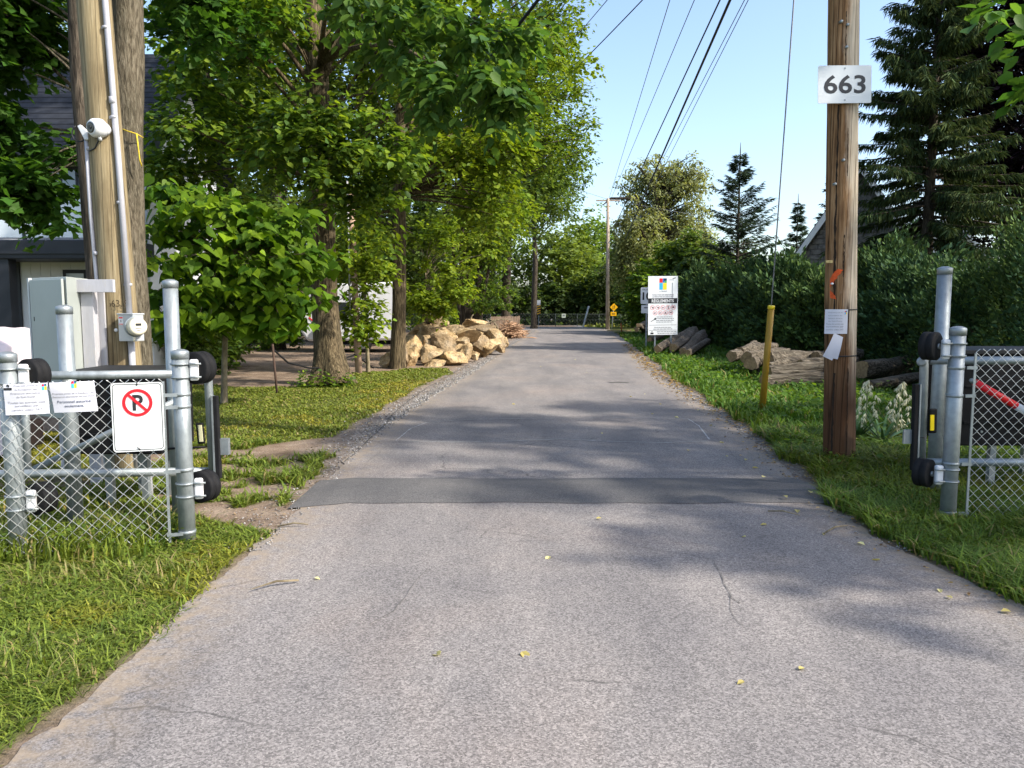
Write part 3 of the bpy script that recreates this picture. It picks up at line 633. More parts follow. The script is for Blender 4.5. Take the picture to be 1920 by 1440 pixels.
# maple in front of the white house, and its darker neighbour stem
p0 = Vector(((252 - 960) / F_PX * 9.2, 9.2, 0))
path = [tuple(p0), tuple(at(249, 500, 9.2)), tuple(at(240, 300, 9.2)), tuple(at(240, 100, 9.2)), tuple(at(236, -100, 9.2)), tuple(at(225, -420, 9.2)), tuple(at(215, -900, 9.2))]
broad_tree('maple_tree', 'grey-barked maple trunk standing right behind the yellowish pole', path, [0.20, 0.155, 0.165, 0.175, 0.17, 0.15, 0.05],
    [lobe(-140, -60, 105, 120, 9.4, 0.9, 62), lobe(-60, 335, 125, 375, 8.9, 0.35, 24), lobe(-120, 130, 5, 300, 9.6, 0.6, 34), lobe(-200, -900, 600, -120, 9, 2.6, 130, .5), lobe(300, -40, 470, 120, 10.6, 0.7, 26)],
    G_MAPLE, (0.10, 0.155), 0.40, 7, 8, T_MAPLE, BARK_G, seed=15, limb=0.10, flare=1.3, limb_r=0.035, droop=0.35, lump=0.04)
p1 = Vector(((190 - 960) / F_PX * 8.6, 8.6, 0))
path = [tuple(p1), tuple(at(186, 520, 8.6)), tuple(at(166, 300, 8.6)), tuple(at(150, 100, 8.6)), tuple(at(146, -60, 8.6)), tuple(at(140, -500, 8.6))]
broad_tree('leaning_maple', 'dark leaning tree stem peeping out on the house side of the yellowish pole', path, [0.16, 0.125, 0.115, 0.105, 0.10, 0.04],
    [lobe(-60, -700, 260, -120, 8.6, 2.0, 60, .5), lobe(100, 250, 160, 300, 9.4, 0.3, 5)], G_MAPLE, (0.10, 0.15), 0.42, 6, 8, T_MAPLE, BARK_D, seed=16, limb=0.1, flare=1.3, limb_r=0.03, droop=0.3)

# catalpa with big heart-shaped leaves; the ones that show largest are separate
pc = gr(420, 757); 
cat = thing('catalpa_tree', 'young catalpa with big bright heart-shaped leaves on a thin stem in the lawn', 'tree', (pc.x, pc.y, 0))
trunk_mesh([(pc.x, pc.y, 0), tuple(at(421, 640, pc.y)), tuple(at(430, 520, pc.y)), tuple(at(432, 400, pc.y))], [0.055, 0.045, 0.035, 0.015], 10, 1.25, 0.05, 0.3).build('trunk', BARK_S, cat)
r = np.random.default_rng(77)
Yc = pc.y
lobs = [lobe(288, 345, 420, 470, Yc, 0.9, 46), lobe(390, 380, 575, 520, Yc - 0.2, 1.0, 66), lobe(300, 450, 470, 590, Yc - 0.2, 0.9, 56), lobe(440, 490, 590, 600, Yc, 0.9, 44), lobe(330, 555, 540, 610, Yc - .3, 0.8, 34), lobe(520, 510, 600, 590, Yc - .3, .6, 22)]
lobs = [lobe(285, 352, 350, 372, Yc, .5, 14), lobe(330, 388, 470, 408, Yc - .2, .8, 26), lobe(282, 425, 380, 450, Yc - .1, .7, 20), lobe(400, 430, 560, 452, Yc - .3, .8, 30), lobe(300, 480, 440, 505, Yc - .4, .9, 30), lobe(430, 490, 585, 512, Yc - .3, .9, 32), lobe(330, 535, 500, 558, Yc - .6, .8, 32), lobe(480, 545, 600, 566, Yc - .2, .7, 22), lobe(320, 582, 460, 602, Yc - .5, .7, 24), lobe(450, 592, 560, 612, Yc - .6, .5, 18), lobe(360, 360, 420, 380, Yc + .3, .5, 10), lobe(285, 545, 340, 570, Yc - .2, .5, 14), lobe(300, 600, 350, 625, Yc - .3, .4, 10), lobe(560, 470, 620, 490, Yc, .4, 10), lobe(520, 400, 590, 420, Yc + .1, .4, 10)]
cl = np.concatenate([ellipsoid_pts(l[6], l[0:3], l[3:6], r, 0.0) for l in lobs])
b = MB()
for c in cl[::3]: b.tube(curve_pts(at(428, 560 - rnd.random() * 120, Yc), c, (0, 0, 0.08), 5), [0.014, 0.012, 0.010, 0.008, 0.006, 0.004], 5, cap=False)
b.build('branches', BARK_S, cat, fix=False)
n = len(cl) * 9
P = np.repeat(cl, 9, axis=0) + r.normal(0, 1, (n, 3)) * np.array([.19, .19, .10]); S = 0.08 + 0.20 * r.beta(2, 2, n)
az = r.uniform(0, 6.283, n); D = np.stack([np.cos(az) + 0.3, np.sin(az) - 0.35, -0.75 + r.normal(0, 0.25, n)], 1)
Nn = np.stack([r.normal(0.25, 0.3, n), r.normal(-0.35, 0.3, n), np.ones(n)], 1)
CATM = leaf_random('catalpa_leaf', (0.05, 0.12, 0.008), (0.17, 0.265, 0.012))
order = np.argsort(P[:, 1] - 0.25 * P[:, 2]); front = order[:300]; rest = order[300:]
crown = leaf_object('crown', P[rest], D[rest], Nn[rest], S[rest], pick_cols(len(rest), [(0.05, 0.12, 0.008), (0.13, 0.225, 0.012)], r), T_HEART, LEAF, cat)
tmp = MB(); tmp.add(T_HEART[0], T_HEART[1]); hm = tmp.mesh('heart_leaf'); hm.materials.append(CATM)
base = world_loc(cat)
for k in front:
    d = Vector(D[k]).normalized(); nn = Vector(Nn[k]); bb = nn.cross(d).normalized(); nn = d.cross(bb)
    o = bpy.data.objects.new('leaf', hm); COL.objects.link(o); o.parent = crown
    M = Matrix((d, bb, nn)).transposed().to_4x4(); M.translation = Vector(P[k]) - base
    o.matrix_basis = M @ Matrix.Scale(float(S[k]), 4)

# ------------------------------------------------------------------ trees on the right and at the bend
# off to the right of the gate: a tree whose low bough reaches into view and whose crown shades the road
path = [(9.4, 5.0, 0), (9.3, 5.1, 2.5), (9.0, 5.3, 5), (9.0, 5.5, 8.5)]
tR = broad_tree('shade_maple', 'light green maple boughs reaching in above the gate cabinet beside the hedge', path, [0.26, 0.21, 0.17, 0.05],
    [(8.3, 6.6, 6.4, 2.1, 2.1, 1.6, 52, .2), (6.6, 7.2, 6.9, 1.4, 1.6, 0.9, 26, .1), (9.6, 3.2, 6.6, 1.9, 1.2, 1.5, 36, .2), (9.2, 5.2, 8.6, 2.2, 2.3, 1.4, 24, .3), (7.2, 2.6, 4.8, 1.1, .8, .8, 24, .2), (10.2, 8.6, 6.6, 1.8, 1.2, 1.6, 40, .3)],
    G_LINDEN, (0.10, 0.16), 0.5, 7, 8, T_MAPLE, BARK_G, seed=18, limb=0.5, flare=1.4, limb_r=0.05,
    extra=None)
r = np.random.default_rng(19); tips = [at(1905, 20, 5.6), at(1890, 55, 5.6), at(1915, 90, 5.7), at(1880, 8, 5.5), at(1925, 150, 5.7), at(1920, 175, 5.8), at(1940, 60, 5.7), at(1850, 25, 5.5)]
P, D, Nn, S = spray(np.array([t_[:] for t_ in tips]), 0.16, 5, 2, r, 0.3, 0.5, (0.11, 0.17))
leaf_object('bough_leaves', P, D, Nn, S, pick_cols(len(P), [(0.07, 0.17, 0.03), (0.10, 0.20, 0.03)], r), T_LEAF, LEAF, tR)
b = MB()
for e_ in tips[::2]: b.tube(curve_pts((9.1, 5.2, 3.6), e_, (0, 0, 0.3), 8), [0.04 * (1 - 0.88 * i / 8) for i in range(9)], 5, cap=False)
b.build('bough', BARK_G, tR, fix=False)

spruce('norway_spruce', 'great drooping spruce with hanging branchlets towering behind the cedar hedge', ((1728 - 960) / F_PX * 26, 26, 0), 15.5, 3.3,
       [(0.045, 0.072, 0.032), (0.062, 0.095, 0.036), (0.085, 0.11, 0.032)], 46, 9, 190, 51, 1.8, 0.5, 1.6, (0.2, 0.42), 0.2, trunk_r=0.24, taper=0.85)
X = (1900 - 960) / F_PX * 28
broad_tree('copper_maple', 'dark purple-leaved maple behind the great drooping spruce', [(X, 28, 0), (X, 28, 3), (X + .2, 28, 7), (X, 28, 12)], [0.3, 0.26, 0.2, 0.06],
    [lobe(1785, -120, 2060, 330, 28, 2.6, 330, .2), lobe(1800, 250, 2060, 470, 28, 2.2, 170, .2)], [(0.016, 0.010, 0.016), (0.024, 0.013, 0.020), (0.013, 0.013, 0.013)], (0.18, 0.28), 0.7, 8, 9, T_RHOMB, BARK_D, seed=53, limb=0.3, mat=NEEDLE)
spruce('blue_spruce', 'wide dark spruce with a bare leader standing behind the hedge', ((1378 - 960) / F_PX * 46, 46, 0), 10.7, 3.5,
       [(0.04, 0.068, 0.042), (0.055, 0.085, 0.05), (0.065, 0.092, 0.055)], 25, 7, 100, 54, 1.2, 0.12, 0.35, (0.22, 0.42), 0.22, trunk_r=0.16)
spruce('young_spruce', 'slim young spruce showing its thin tip over the hedge near the stone gable', ((1487 - 960) / F_PX * 58, 58, 0), 9.6, 1.7,
       [(0.04, 0.068, 0.042), (0.055, 0.085, 0.05)], 24, 6, 56, 55, 1.0, 0.25, 0.35, (0.26, 0.46), 0.3, trunk_r=0.1)
spruce('dark_fir', 'dark fir rising just behind the stone gable', ((1560 - 960) / F_PX * 50, 50, 0), 11.2, 2.2, [(0.04, 0.068, 0.04), (0.05, 0.08, 0.044)], 26, 8, 70, 56, 1.0, 0.3, 0.5, (0.26, 0.46), 0.3, trunk_r=0.12)
# willow beyond the far pole
xw = (1235 - 960) / F_PX * 62
path = [(xw - 0.5, 62, 0), (xw - 0.3, 62, 3.5), tuple(at(1232, 420, 62)), tuple(at(1245, 330, 62))]
wil = broad_tree('willow_tree', 'feathery pale willow with sweeping limbs rising beyond the far utility pole', path, [0.5, 0.4, 0.28, 0.06],
    [lobe(1150, 370, 1240, 520, 61, 3, 120, .2), lobe(1170, 295, 1260, 400, 62, 2.5, 80, .2), lobe(1225, 300, 1330, 370, 62, 2.5, 85, .2), lobe(1240, 370, 1335, 500, 62, 3, 110, .2), lobe(1130, 440, 1330, 560, 61, 3, 120)],
    [(0.24, 0.265, 0.11), (0.29, 0.31, 0.14), (0.18, 0.205, 0.085)], (0.18, 0.32), 1.0, 8, 6, T_RHOMB, BARK_D, seed=57, limb=0.55, limb_r=0.13, droop=0.75, flat=0.8)
b = MB()
for pts in ([at(1232, 420, 61), at(1250, 365, 61), at(1290, 348, 61), at(1325, 325, 61)], [at(1225, 440, 61), at(1190, 372, 61), at(1145, 372, 61), at(1130, 385, 61)], [at(1236, 400, 61), at(1225, 345, 61), at(1195, 310, 61)]):
    b.tube(pts, [0.2, 0.15, 0.1, 0.04][:len(pts)], 6, cap=False)
b.build('limb', BARK_D, wil, fix=False)
# mid-distance shrubs and the far belt of trees
BL = [('broad leafy tree of the belt beyond the road bend', 'trees beyond the bend', 1040, 82, [lobe(985, 430, 1110, 590, 82, 5, 130)], G_FAR),
      ('broad leafy tree of the belt beyond the road bend', 'trees beyond the bend', 1100, 88, [lobe(1060, 400, 1160, 560, 88, 5, 110)], [(0.13, 0.21, 0.03), (0.16, 0.24, 0.03)]),
      ('broad leafy tree of the belt beyond the road bend', 'trees beyond the bend', 900, 84, [lobe(780, 330, 1010, 590, 84, 5, 170)], G_BACK),
      ('broad leafy tree of the belt beyond the road bend', 'trees beyond the bend', 600, 80, [lobe(380, 300, 800, 600, 80, 6, 200)], G_BACK),
      ('broad leafy tree of the belt beyond the road bend', 'trees beyond the bend', 1330, 90, [lobe(1250, 440, 1440, 590, 90, 5, 130)], G_BACK),
      ('broad leafy tree of the belt beyond the road bend', 'trees beyond the bend', 1560, 90, [lobe(1420, 470, 1720, 590, 90, 5, 150)], G_BACK)]
for i, (lb, gp, u, Y, ls, cs) in enumerate(BL):
    simple_tree('far_tree', lb, u, Y, ls[0][2] + ls[0][5] * 0.6, 0.3, ls, cs, 70 + i, (0.4, 0.62), 1.9, gp, limb=0.15)
for i, (u0, v0, u1, v1, Y, cs) in enumerate([(1150, 430, 1225, 560, 66, G_BACK), (1210, 450, 1290, 570, 52, G_LINDEN), (1270, 440, 1335, 570, 50, G_BACK), (1110, 480, 1180, 585, 76, G_BACK), (1190, 510, 1225, 590, 48, G_LINDEN), (1310, 500, 1400, 590, 52, G_BACK)]):
    l = lobe(u0, v0, u1, v1, Y, 2.0, 90, 0.2)
    broad_tree('mid_tree', 'bushy round tree filling the gap between hedge and far pole', [(l[0], Y, 0), (l[0], Y, l[2] * .5), (l[0], Y, l[2])], [0.13, 0.1, 0.03], [l, (l[0] + .6, Y, 1.6, l[3], 1.2, 1.6, 40)], cs, (0.24, 0.4), 0.95, 7, 8, T_RHOMB, BARK_D, 'bushy trees between hedge and pole', 80 + i, 0.3, 1.2, 0.04, nside=8)
# dark low hedge behind the far fence
for i in range(12):
    Xs = -22 + i * 3.3
    broad_tree('thicket_shrub', 'dark dense shrub massed behind the far chain-link fence', [(Xs, 77, 0), (Xs, 77, 1.2), (Xs, 77, 2.4)], [0.08, 0.06, 0.02], [(Xs, 77, 2.0, 2.3, 1.6, 2.3 + 0.5 * math.sin(i * 2.1), 70, 0.1)], [(0.045, 0.08, 0.022), (0.07, 0.11, 0.028)], (0.3, 0.5), 0.9, 7, 8, T_RHOMB, BARK_D, 'thicket behind the far fence', 100 + i, 0.3, 1.0, 0.03, nside=6)
# cedar hedge along the right verge, one shrub after the other
CED = [(0.046, 0.084, 0.032), (0.064, 0.108, 0.036), (0.095, 0.145, 0.036), (0.052, 0.094, 0.042)]
y = 8.6; i = 0
while y < 50:
    rx = 1.15 + 0.35 * math.sin(i * 1.7); hgt = 2.45 + 0.42 * math.sin(i * 2.3 + 1) + 0.012 * y + (0.35 if y < 12 else 0); xh = 8.55 + 0.035 * (y - 10) + 0.2 * math.sin(i * 3.1) + (1.1 if 12 < y < 21 else 0)
    r = np.random.default_rng(200 + i)
    t_ = thing('cedar_shrub', 'dense dark green cedar shrub of the long hedge behind the logs', 'shrub', (xh, y, -0.1), 'cedar hedge along the right verge')
    MB().tube([(xh, y, -0.1), (xh, y, hgt * 0.8)], [0.08, 0.02], 6, cap=False).build('trunk', BARK_D, t_, fix=False)
    sz = max(0.075, 0.0062 * y); n = int(15000 * min(1, (0.13 / sz) ** 1.25))
    d = unit(r.normal(0, 1, (n, 3))); s = r.uniform(0.5, 1, n) ** 0.5
    bump = 1 + 0.17 * np.sin(5 * d[:, 0] + 7 * d[:, 2] + i) + 0.13 * np.sin(11 * d[:, 1] - 8 * d[:, 2] + 2 * i) + 0.10 * np.sin(19 * d[:, 0] + 17 * d[:, 2] + i) + 0.16 * np.maximum(0, d[:, 2]) * np.sin(13 * np.arctan2(d[:, 1], d[:, 0]) + i)
    P = d * (s * bump)[:, None] * np.array([rx, 1.35, hgt * 0.56]); P[:, 2] += hgt * 0.47; P += np.array([xh, y, 0]); P[:, 2] = np.maximum(P[:, 2], 0.0)
    az = np.arctan2(d[:, 1], d[:, 0]) + r.normal(0, 0.8, n)
    D = np.stack([np.cos(az), np.sin(az), r.normal(0.6, 0.55, n) + 0.8 * np.maximum(0, d[:, 2])], 1); Nn = r.normal(0, 1, (n, 3))
    tone = (1 + 0.25 * np.sin(9 * d[:, 0] + 5 * d[:, 1] + 12 * d[:, 2] + i))[:, None]
    leaf_object('foliage', P, D, Nn, r.uniform(0.8, 1.6, n) * sz, pick_cols(n, CED, r, 0.3) * tone * np.array([[0.95 + 0.2 * math.sin(i * 4.7), 0.98 + 0.14 * math.sin(i * 4.7), 1.0]]), T_RHOMB, NEEDLE, t_, 0.8)
    y += 1.75 + 0.02 * y; i += 1

# ------------------------------------------------------------------ lettering and sign panels
_tc = {}
def text_shape(s, bold=0.0):
    key = (s, bold)
    if key not in _tc:
        cu = bpy.data.curves.new('lettering', 'FONT'); cu.body = s; cu.size = 1.0; cu.offset = bold; cu.align_x = 'CENTER'; cu.align_y = 'CENTER'; cu.resolution_u = 3
        ob = bpy.data.objects.new('lettering', cu); COL.objects.link(ob)
        dg = bpy.context.evaluated_depsgraph_get(); ev = ob.evaluated_get(dg); me = ev.to_mesh()
        vs = [tuple(v.co) for v in me.vertices]; fs = [tuple(p.vertices) for p in me.polygons]; ev.to_mesh_clear()
        bpy.data.objects.remove(ob); bpy.data.curves.remove(cu)
        _tc[key] = (vs, fs)
    return _tc[key]
class Panel:
    """a flat face with its own right/up axes on which plates, print and letters are laid"""
    def __init__(s, parent, c, right, up=(0, 0, 1)):
        s.p = parent; s.c = Vector(c); s.r = Vector(right).normalized(); u = Vector(up); s.u = (u - s.r * u.dot(s.r)).normalized(); s.n = s.r.cross(s.u).normalized(); s.warp = None
    def pt(s, x, y, l=0.0):
        q = s.c + s.r * x + s.u * y + s.n * l
        return q + s.n * s.warp(x, y) if s.warp else q
    def poly(s, name, pts, mat, l, parent=None):
        b = MB(); b.add([s.pt(x, y, l) for x, y in pts], [tuple(range(len(pts)))]); return b.build(name, mat, parent or s.p, fix=False)
    def rect(s, name, x, y, w, h, mat, l, parent=None): return s.poly(name, [(x-w/2,y-h/2),(x+w/2,y-h/2),(x+w/2,y+h/2),(x-w/2,y+h/2)], mat, l, parent)
    def rpts(s, w, h, r, x=0, y=0, n=5):
        out = []
        for cx, cy, a0 in ((w/2-r, -h/2+r, -90), (w/2-r, h/2-r, 0), (-w/2+r, h/2-r, 90), (-w/2+r, -h/2+r, 180)):
            for k in range(n + 1): a = R(a0 + 90 * k / n); out.append((x + cx + r * math.cos(a), y + cy + r * math.sin(a)))
        return out
    def plate(s, name, w, h, r, th, mat, parent=None, x=0, y=0, l=0.0):
        pts = s.rpts(w, h, r, x, y) if r else [(x-w/2,y-h/2),(x+w/2,y-h/2),(x+w/2,y+h/2),(x-w/2,y+h/2)]
        b = MB(); b.prism([s.pt(a, c, l - th) for a, c in pts], s.n * th); return b.build(name, mat, parent or s.p)
    def band(s, name, outer, inner, mat, l, parent=None):
        n = len(outer); b = MB(); b.add([s.pt(*p, l) for p in outer] + [s.pt(*p, l) for p in inner], [(i, (i+1) % n, n + (i+1) % n, n + i) for i in range(n)]); return b.build(name, mat, parent or s.p, fix=False)
    def ring(s, name, x, y, r0, r1, mat, l, parent=None, n=32):
        f = lambda q: [(x + q * math.cos(2*math.pi*k/n), y + q * math.sin(2*math.pi*k/n)) for k in range(n)]
        return s.band(name, f(r0), f(r1), mat, l, parent)
    def disc(s, name, x, y, r, mat, l, parent=None, n=24): return s.poly(name, [(x + r*math.cos(2*math.pi*k/n), y + r*math.sin(2*math.pi*k/n)) for k in range(n)], mat, l, parent)
    def slash(s, name, a, b_, w, mat, l, parent=None):
        d = Vector((b_[0]-a[0], b_[1]-a[1])).normalized(); nn = Vector((-d.y, d.x)) * w / 2
        return s.poly(name, [(a[0]-nn.x, a[1]-nn.y), (b_[0]-nn.x, b_[1]-nn.y), (b_[0]+nn.x, b_[1]+nn.y), (a[0]+nn.x, a[1]+nn.y)], mat, l, parent)
    def text(s, t, x, y, h, mat, l, width=None, bold=0.0, parent=None, name='lettering'):
        vs, fs = text_shape(t, bold); xs_ = [v[0] for v in vs]; ys_ = [v[1] for v in vs]
        cx = (max(xs_) + min(xs_)) / 2; cy = (max(ys_) + min(ys_)) / 2
        sx = sy = h / 0.72
        if width: sx = width / (max(xs_) - min(xs_))
        b = MB(); b.add([s.pt(x + (v[0]-cx) * sx, y + (v[1]-cy) * sy, l) for v in vs], fs); return b.build(name, mat, parent or s.p, fix=False)
    def logo(s, x, y, w, l, parent=None):
        h = w * 1.5
        for nm, q, m_ in (('logo_block', (-.5, .12, -.06, .5), RED), ('logo_block', (-.04, .12, .2, .5), BLUE), ('logo_block', (.1, .28, .5, .5), NAVY), ('logo_block', (.22, .10, .5, .27), GREEN), ('logo_block', (-.5, -.5, -.04, .10), CYAN), ('logo_block', (.0, -.5, .5, .09), YELL)):
            s.poly(nm, [(x+q[0]*w, y+q[1]*h), (x+q[2]*w, y+q[1]*h), (x+q[2]*w, y+q[3]*h), (x+q[0]*w, y+q[3]*h)], m_, l, parent)

# ------------------------------------------------------------------ utility pole 663 on the right
pR = gr(1573, 872); topR = at(1582, 0, pR.y); dR = (topR - pR).normalized()
def along(p, d, z): return p + d * ((z - p.z) / d.z)
poleR = thing('utility_pole', 'weathered brown wooden utility pole carrying the house number plate', 'utility pole', pR)
zs = np.concatenate([np.linspace(-0.15, 5, 40), np.linspace(5.2, 10.2, 12)])
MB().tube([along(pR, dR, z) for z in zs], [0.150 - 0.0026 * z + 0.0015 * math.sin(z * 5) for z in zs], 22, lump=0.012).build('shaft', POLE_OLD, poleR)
for z, w_ in ((9.75, 2.2), (8.9, 1.6)):
    c = along(pR, dR, z) + Vector((0, -0.16, 0)); MB().box(c - Vector((w_/2, .045, .055)), c + Vector((w_/2, .045, .055))).build('crossarm', POLE_FAR, poleR)
    for k in (-.46, -.2, .2, .46):
        MB().lathe(c + Vector((k * w_, 0, .055)), (0, 0, 1), [(0, .02), (.04, .02), (.05, .045), (.08, .05), (.1, .03), (.13, .035), (.16, .02)], 10).build('insulator', METERG, poleR)
def on_pole(u, v): return at(u, v, pR.y - 0.147)
STRAP = plain('black_tie', (0.02, 0.02, 0.02), 0.5, 0, 0.1, 9)
for v in (581, 668):
    c = along(pR, dR, on_pole(1575, v).z); MB().lathe(c - Vector((0, 0, .006)), dR, [(0, .1515), (.012, .1515)], 24).build('tie_strap', STRAP, poleR)
# orange spray mark, laid on the round face
_ws = [0]
def wrap_strip(u0, v0, u1, v1, wd, mat, n=10, ragged=0.35):
    _ws[0] += 0.0006
    b = MB(); prev = None
    for i in range(n + 1):
        s = i / n; row = []
        for sg in (-1, 1):
            u = u0 + (u1 - u0) * s + sg * wd / 2 * (1 + ragged * rnd.uniform(-1, 1)) * (0.9 if abs(v1 - v0) > abs(u1 - u0) else 0.3)
            v = v0 + (v1 - v0) * s + sg * wd / 2 * (0.3 if abs(v1 - v0) > abs(u1 - u0) else 0.9)
            q = on_pole(u, v); c = along(pR, dR, q.z); dx = max(-0.135, min(0.135, q.x - c.x)); rr = 0.150 - 0.0026 * q.z + 0.0025 + _ws[0]
            row.append(Vector((c.x + dx, c.y - math.sqrt(max(1e-5, rr * rr - dx * dx)), q.z)))
        if prev: b.add([prev[0], prev[1], row[1], row[0]], [(0, 1, 2, 3)])
        prev = row
    b.build('spray_mark', mat, poleR, fix=False)
SPLIT = plain('dark_wood_split', (0.03, 0.018, 0.01), .95, 0, .3, 30)
for a_ in ((1575, 195, 1570, 420, 2.2), (1570, 400, 1567, 600, 2.6), (1588, 20, 1586, 120, 1.6), (1567, 700, 1562, 860, 2.4), (1590, 690, 1586, 860, 1.8), (1590, 240, 1589, 330, 1.4), (1583, 440, 1581, 520, 1.8)): wrap_strip(*a_, SPLIT, 22, 0.8)
_ws[0] = 0.004
wrap_strip(1576, 505, 1556, 540, 9, ORANGE, 14); wrap_strip(1556, 538, 1554, 555, 8, ORANGE, 6); wrap_strip(1556, 534, 1567, 560, 8, ORANGE, 8); wrap_strip(1555, 508, 1555, 530, 6, ORANGE, 6)
c = on_pole(1554, 491); MB().box(c - Vector((.035, .02, .014)), c + Vector((.03, .012, .014))).build('tag_plate', plain('brass_tag', (0.34, 0.27, 0.12), 0.5, 0.4, 0.3, 30), poleR, bevel=.003)
c = on_pole(1560, 532); MB().lathe(c, (0, -1, 0), [(-.01, .011), (.010, .011), (.013, .006)], 10).build('bolt_head', WHITEP, poleR)
for u, v in ((1578, 40), (1590, 46), (1588, 88), (1566, 345), (1582, 300)):
    c = on_pole(u, v); MB().lathe(c, (0.1, -1, 0), [(-.03, .014), (.006, .014), (.01, .006)], 8).build('bolt_head', GALV_OLD, poleR)
# number plate
c = at(1584, 158, pR.y - 0.165); pl = thing('number_plate', 'white plate reading 663 screwed high on the brown utility pole', 'sign', c)
P_ = Panel(pl, c, (1, 0.03, 0.018), (-0.02, 0.03, 1)); P_.plate('plate', 0.505, 0.345, 0.015, 0.004, REFL); P_.text('663', 0.0, 0.0, 0.165, INK, 0.002, 0.395, 0.018)
for y_ in (0.145, -0.145): P_.disc('screw', 0.0, y_, 0.009, GALV, 0.003, n=10)
# papers tied to the pole
c = at(1569, 603, pR.y - 0.160); nt_ = thing('paper_notice', 'printed notice sheet strapped round the brown utility pole', 'notice', c)
P_ = Panel(nt_, c, (1, 0, 0.0), (0.02, 0, 1)); P_.warp = lambda x, y: -1.6 * (x - 0.02) ** 2 + 0.004
def sheet(P_, w, h, mat, l=0.0, nx=9, ny=7, name='sheet', sk=0.0):
    b = MB(); vs = [P_.pt(-w/2 + w*i/nx + sk*(j/ny-.5), -h/2 + h*j/ny, l) for j in range(ny+1) for i in range(nx+1)]
    b.add(vs, [(j*(nx+1)+i, j*(nx+1)+i+1, (j+1)*(nx+1)+i+1, (j+1)*(nx+1)+i) for j in range(ny) for i in range(nx)], True); return b.build(name, mat, P_.p, fix=False)
NOTE = ['Propriété privée de', 'la Fondation des', 'Ressources alternatives', 'du Sud-Ouest', 'Toutes les activités sont', 'surveillées par', 'caméra vidéo 24/7']
sheet(P_, 0.215, 0.235, PAPER)
for k, s_ in enumerate(NOTE): P_.text(s_, -0.015, 0.085 - k * 0.027, 0.011 + 0.003 * (k > 3), INKG, 0.003, 0.13 if k < 4 else 0.16)
P_.logo(0.085, 0.085, 0.022, 0.003)
c = at(1561, 650, pR.y - 0.172); nt_ = thing('folded_paper', 'folded white leaflets hanging askew under the strapped notice', 'paper', c)
for k, (dx, ang, w_, h_) in enumerate(((0, 24, .105, .245), (0.03, 12, .09, .21))):
    P_ = Panel(nt_, c + Vector((dx, 0.008 * k, -0.01 * k)), (math.cos(R(-ang)), 0.1, math.sin(R(-ang))), (math.sin(R(ang)), 0.0, math.cos(R(ang)))); P_.warp = lambda x, y: 0.02 * math.cos(y * 9) - 0.3 * x * y
    sheet(P_, w_, h_, PAPER, name='leaflet')
# guy wire with its ochre guard
gb = gr(1428, 777); gt = at(1446, 577, gb.y - 0.15)
guy = thing('guy_guard', 'leaning ochre plastic guard pipe standing in the grass on a guy wire', 'guy guard', gb)
MB().tube([gb - Vector((0, 0, .05)), gb.lerp(gt, .5), gt], [0.047, 0.046, 0.046], 14).build('pipe', YPIPE, guy)
MB().lathe(gt, gt - gb, [(-.02, .049), (.03, .049), (.035, .03)], 14).build('pipe_collar', YELL, guy)
MB().tube([gb, gt, along(pR, dR, 9.3) + Vector((-.12, 0, 0))], 0.009, 6).build('wire', STEELC, guy)

# ------------------------------------------------------------------ pole 663.5 on the left with its electrical gear
Yl = 7.0; tl = at(176, 0, Yl); pL_ = Vector(((238 - 960) / F_PX * Yl, Yl, 0)); dL = (tl - pL_).normalized()
poleL = thing('meter_pole', 'new yellowish treated-pine pole with conduits, camera and electricity meter', 'utility pole', pL_)
zs = np.linspace(-0.1, 9.2, 40)
MB().tube([along(pL_, dL, z) for z in zs], [0.152 - 0.003 * z for z in zs], 22, lump=0.01).build('shaft', POLE_NEW, poleL)
def onL(u, v, d=-0.15): return at(u, v, Yl + d)
b = MB(); b.tube([onL(194, -400, -.10), onL(197, 0, -.10), onL(222, 300, -.10), onL(243, 592, -.12)], 0.026, 12); b.build('conduit', PVC, poleL)
MB().tube([onL(246, 636, -.12), onL(249, 700, -.12), onL(254, 880, -.10)], 0.028, 12).build('conduit', PVC, poleL)
b = MB(); b.tube([onL(161, 250, -.10), onL(170, 400, -.09), onL(181, 520, -.08), onL(192, 700, -.06)], 0.0165, 10); b.build('conduit', PVC, poleL)
for u, v in ((199, 52), (214, 220), (226, 380), (241, 534)):
    c = onL(u, v, -.10); MB().lathe(c - dL * .012, dL, [(0, .031), (.024, .031)], 14).build('clamp', PVC, poleL); MB().box(c + Vector((-.055, .0, -.011)), c + Vector((-.02, .012, .011))).build('clamp_lug', PVC, poleL)
for v in (195, ): MB().lathe(onL(212, v, -.10), dL, [(0, .031), (.06, .031)], 14).build('conduit_coupling', PVC, poleL)
for u, v in ((165, 282), (180, 478)): MB().lathe(onL(u, v, -.095), dL, [(0, .021), (.03, .021)], 12).build('clamp', PVC, poleL)
# conduit body at the top of the thin conduit
MB().prism([onL(144, 236, -.13), onL(150, 233, -.13), onL(163, 245, -.13), onL(165, 262, -.13), onL(158, 262, -.13)], (0, .05, 0)).build('conduit_hood', WHITEP, poleL, bevel=.006)
b = MB(); ring_ = [onL(150 + 14 * math.cos(a) - 1, 250 + 16 * math.sin(a), -.10) for a in np.linspace(-1.2, 4.2, 14)]; b.tube(ring_, 0.006, 6); b.build('cable_loop', CABLE, poleL)
b = MB(); b.tube([onL(184, 250, -.17), onL(184, 265, -.18), onL(178, 278, -.16), onL(168, 283, -.12)], 0.006, 6); b.build('cable', CABLE, poleL)
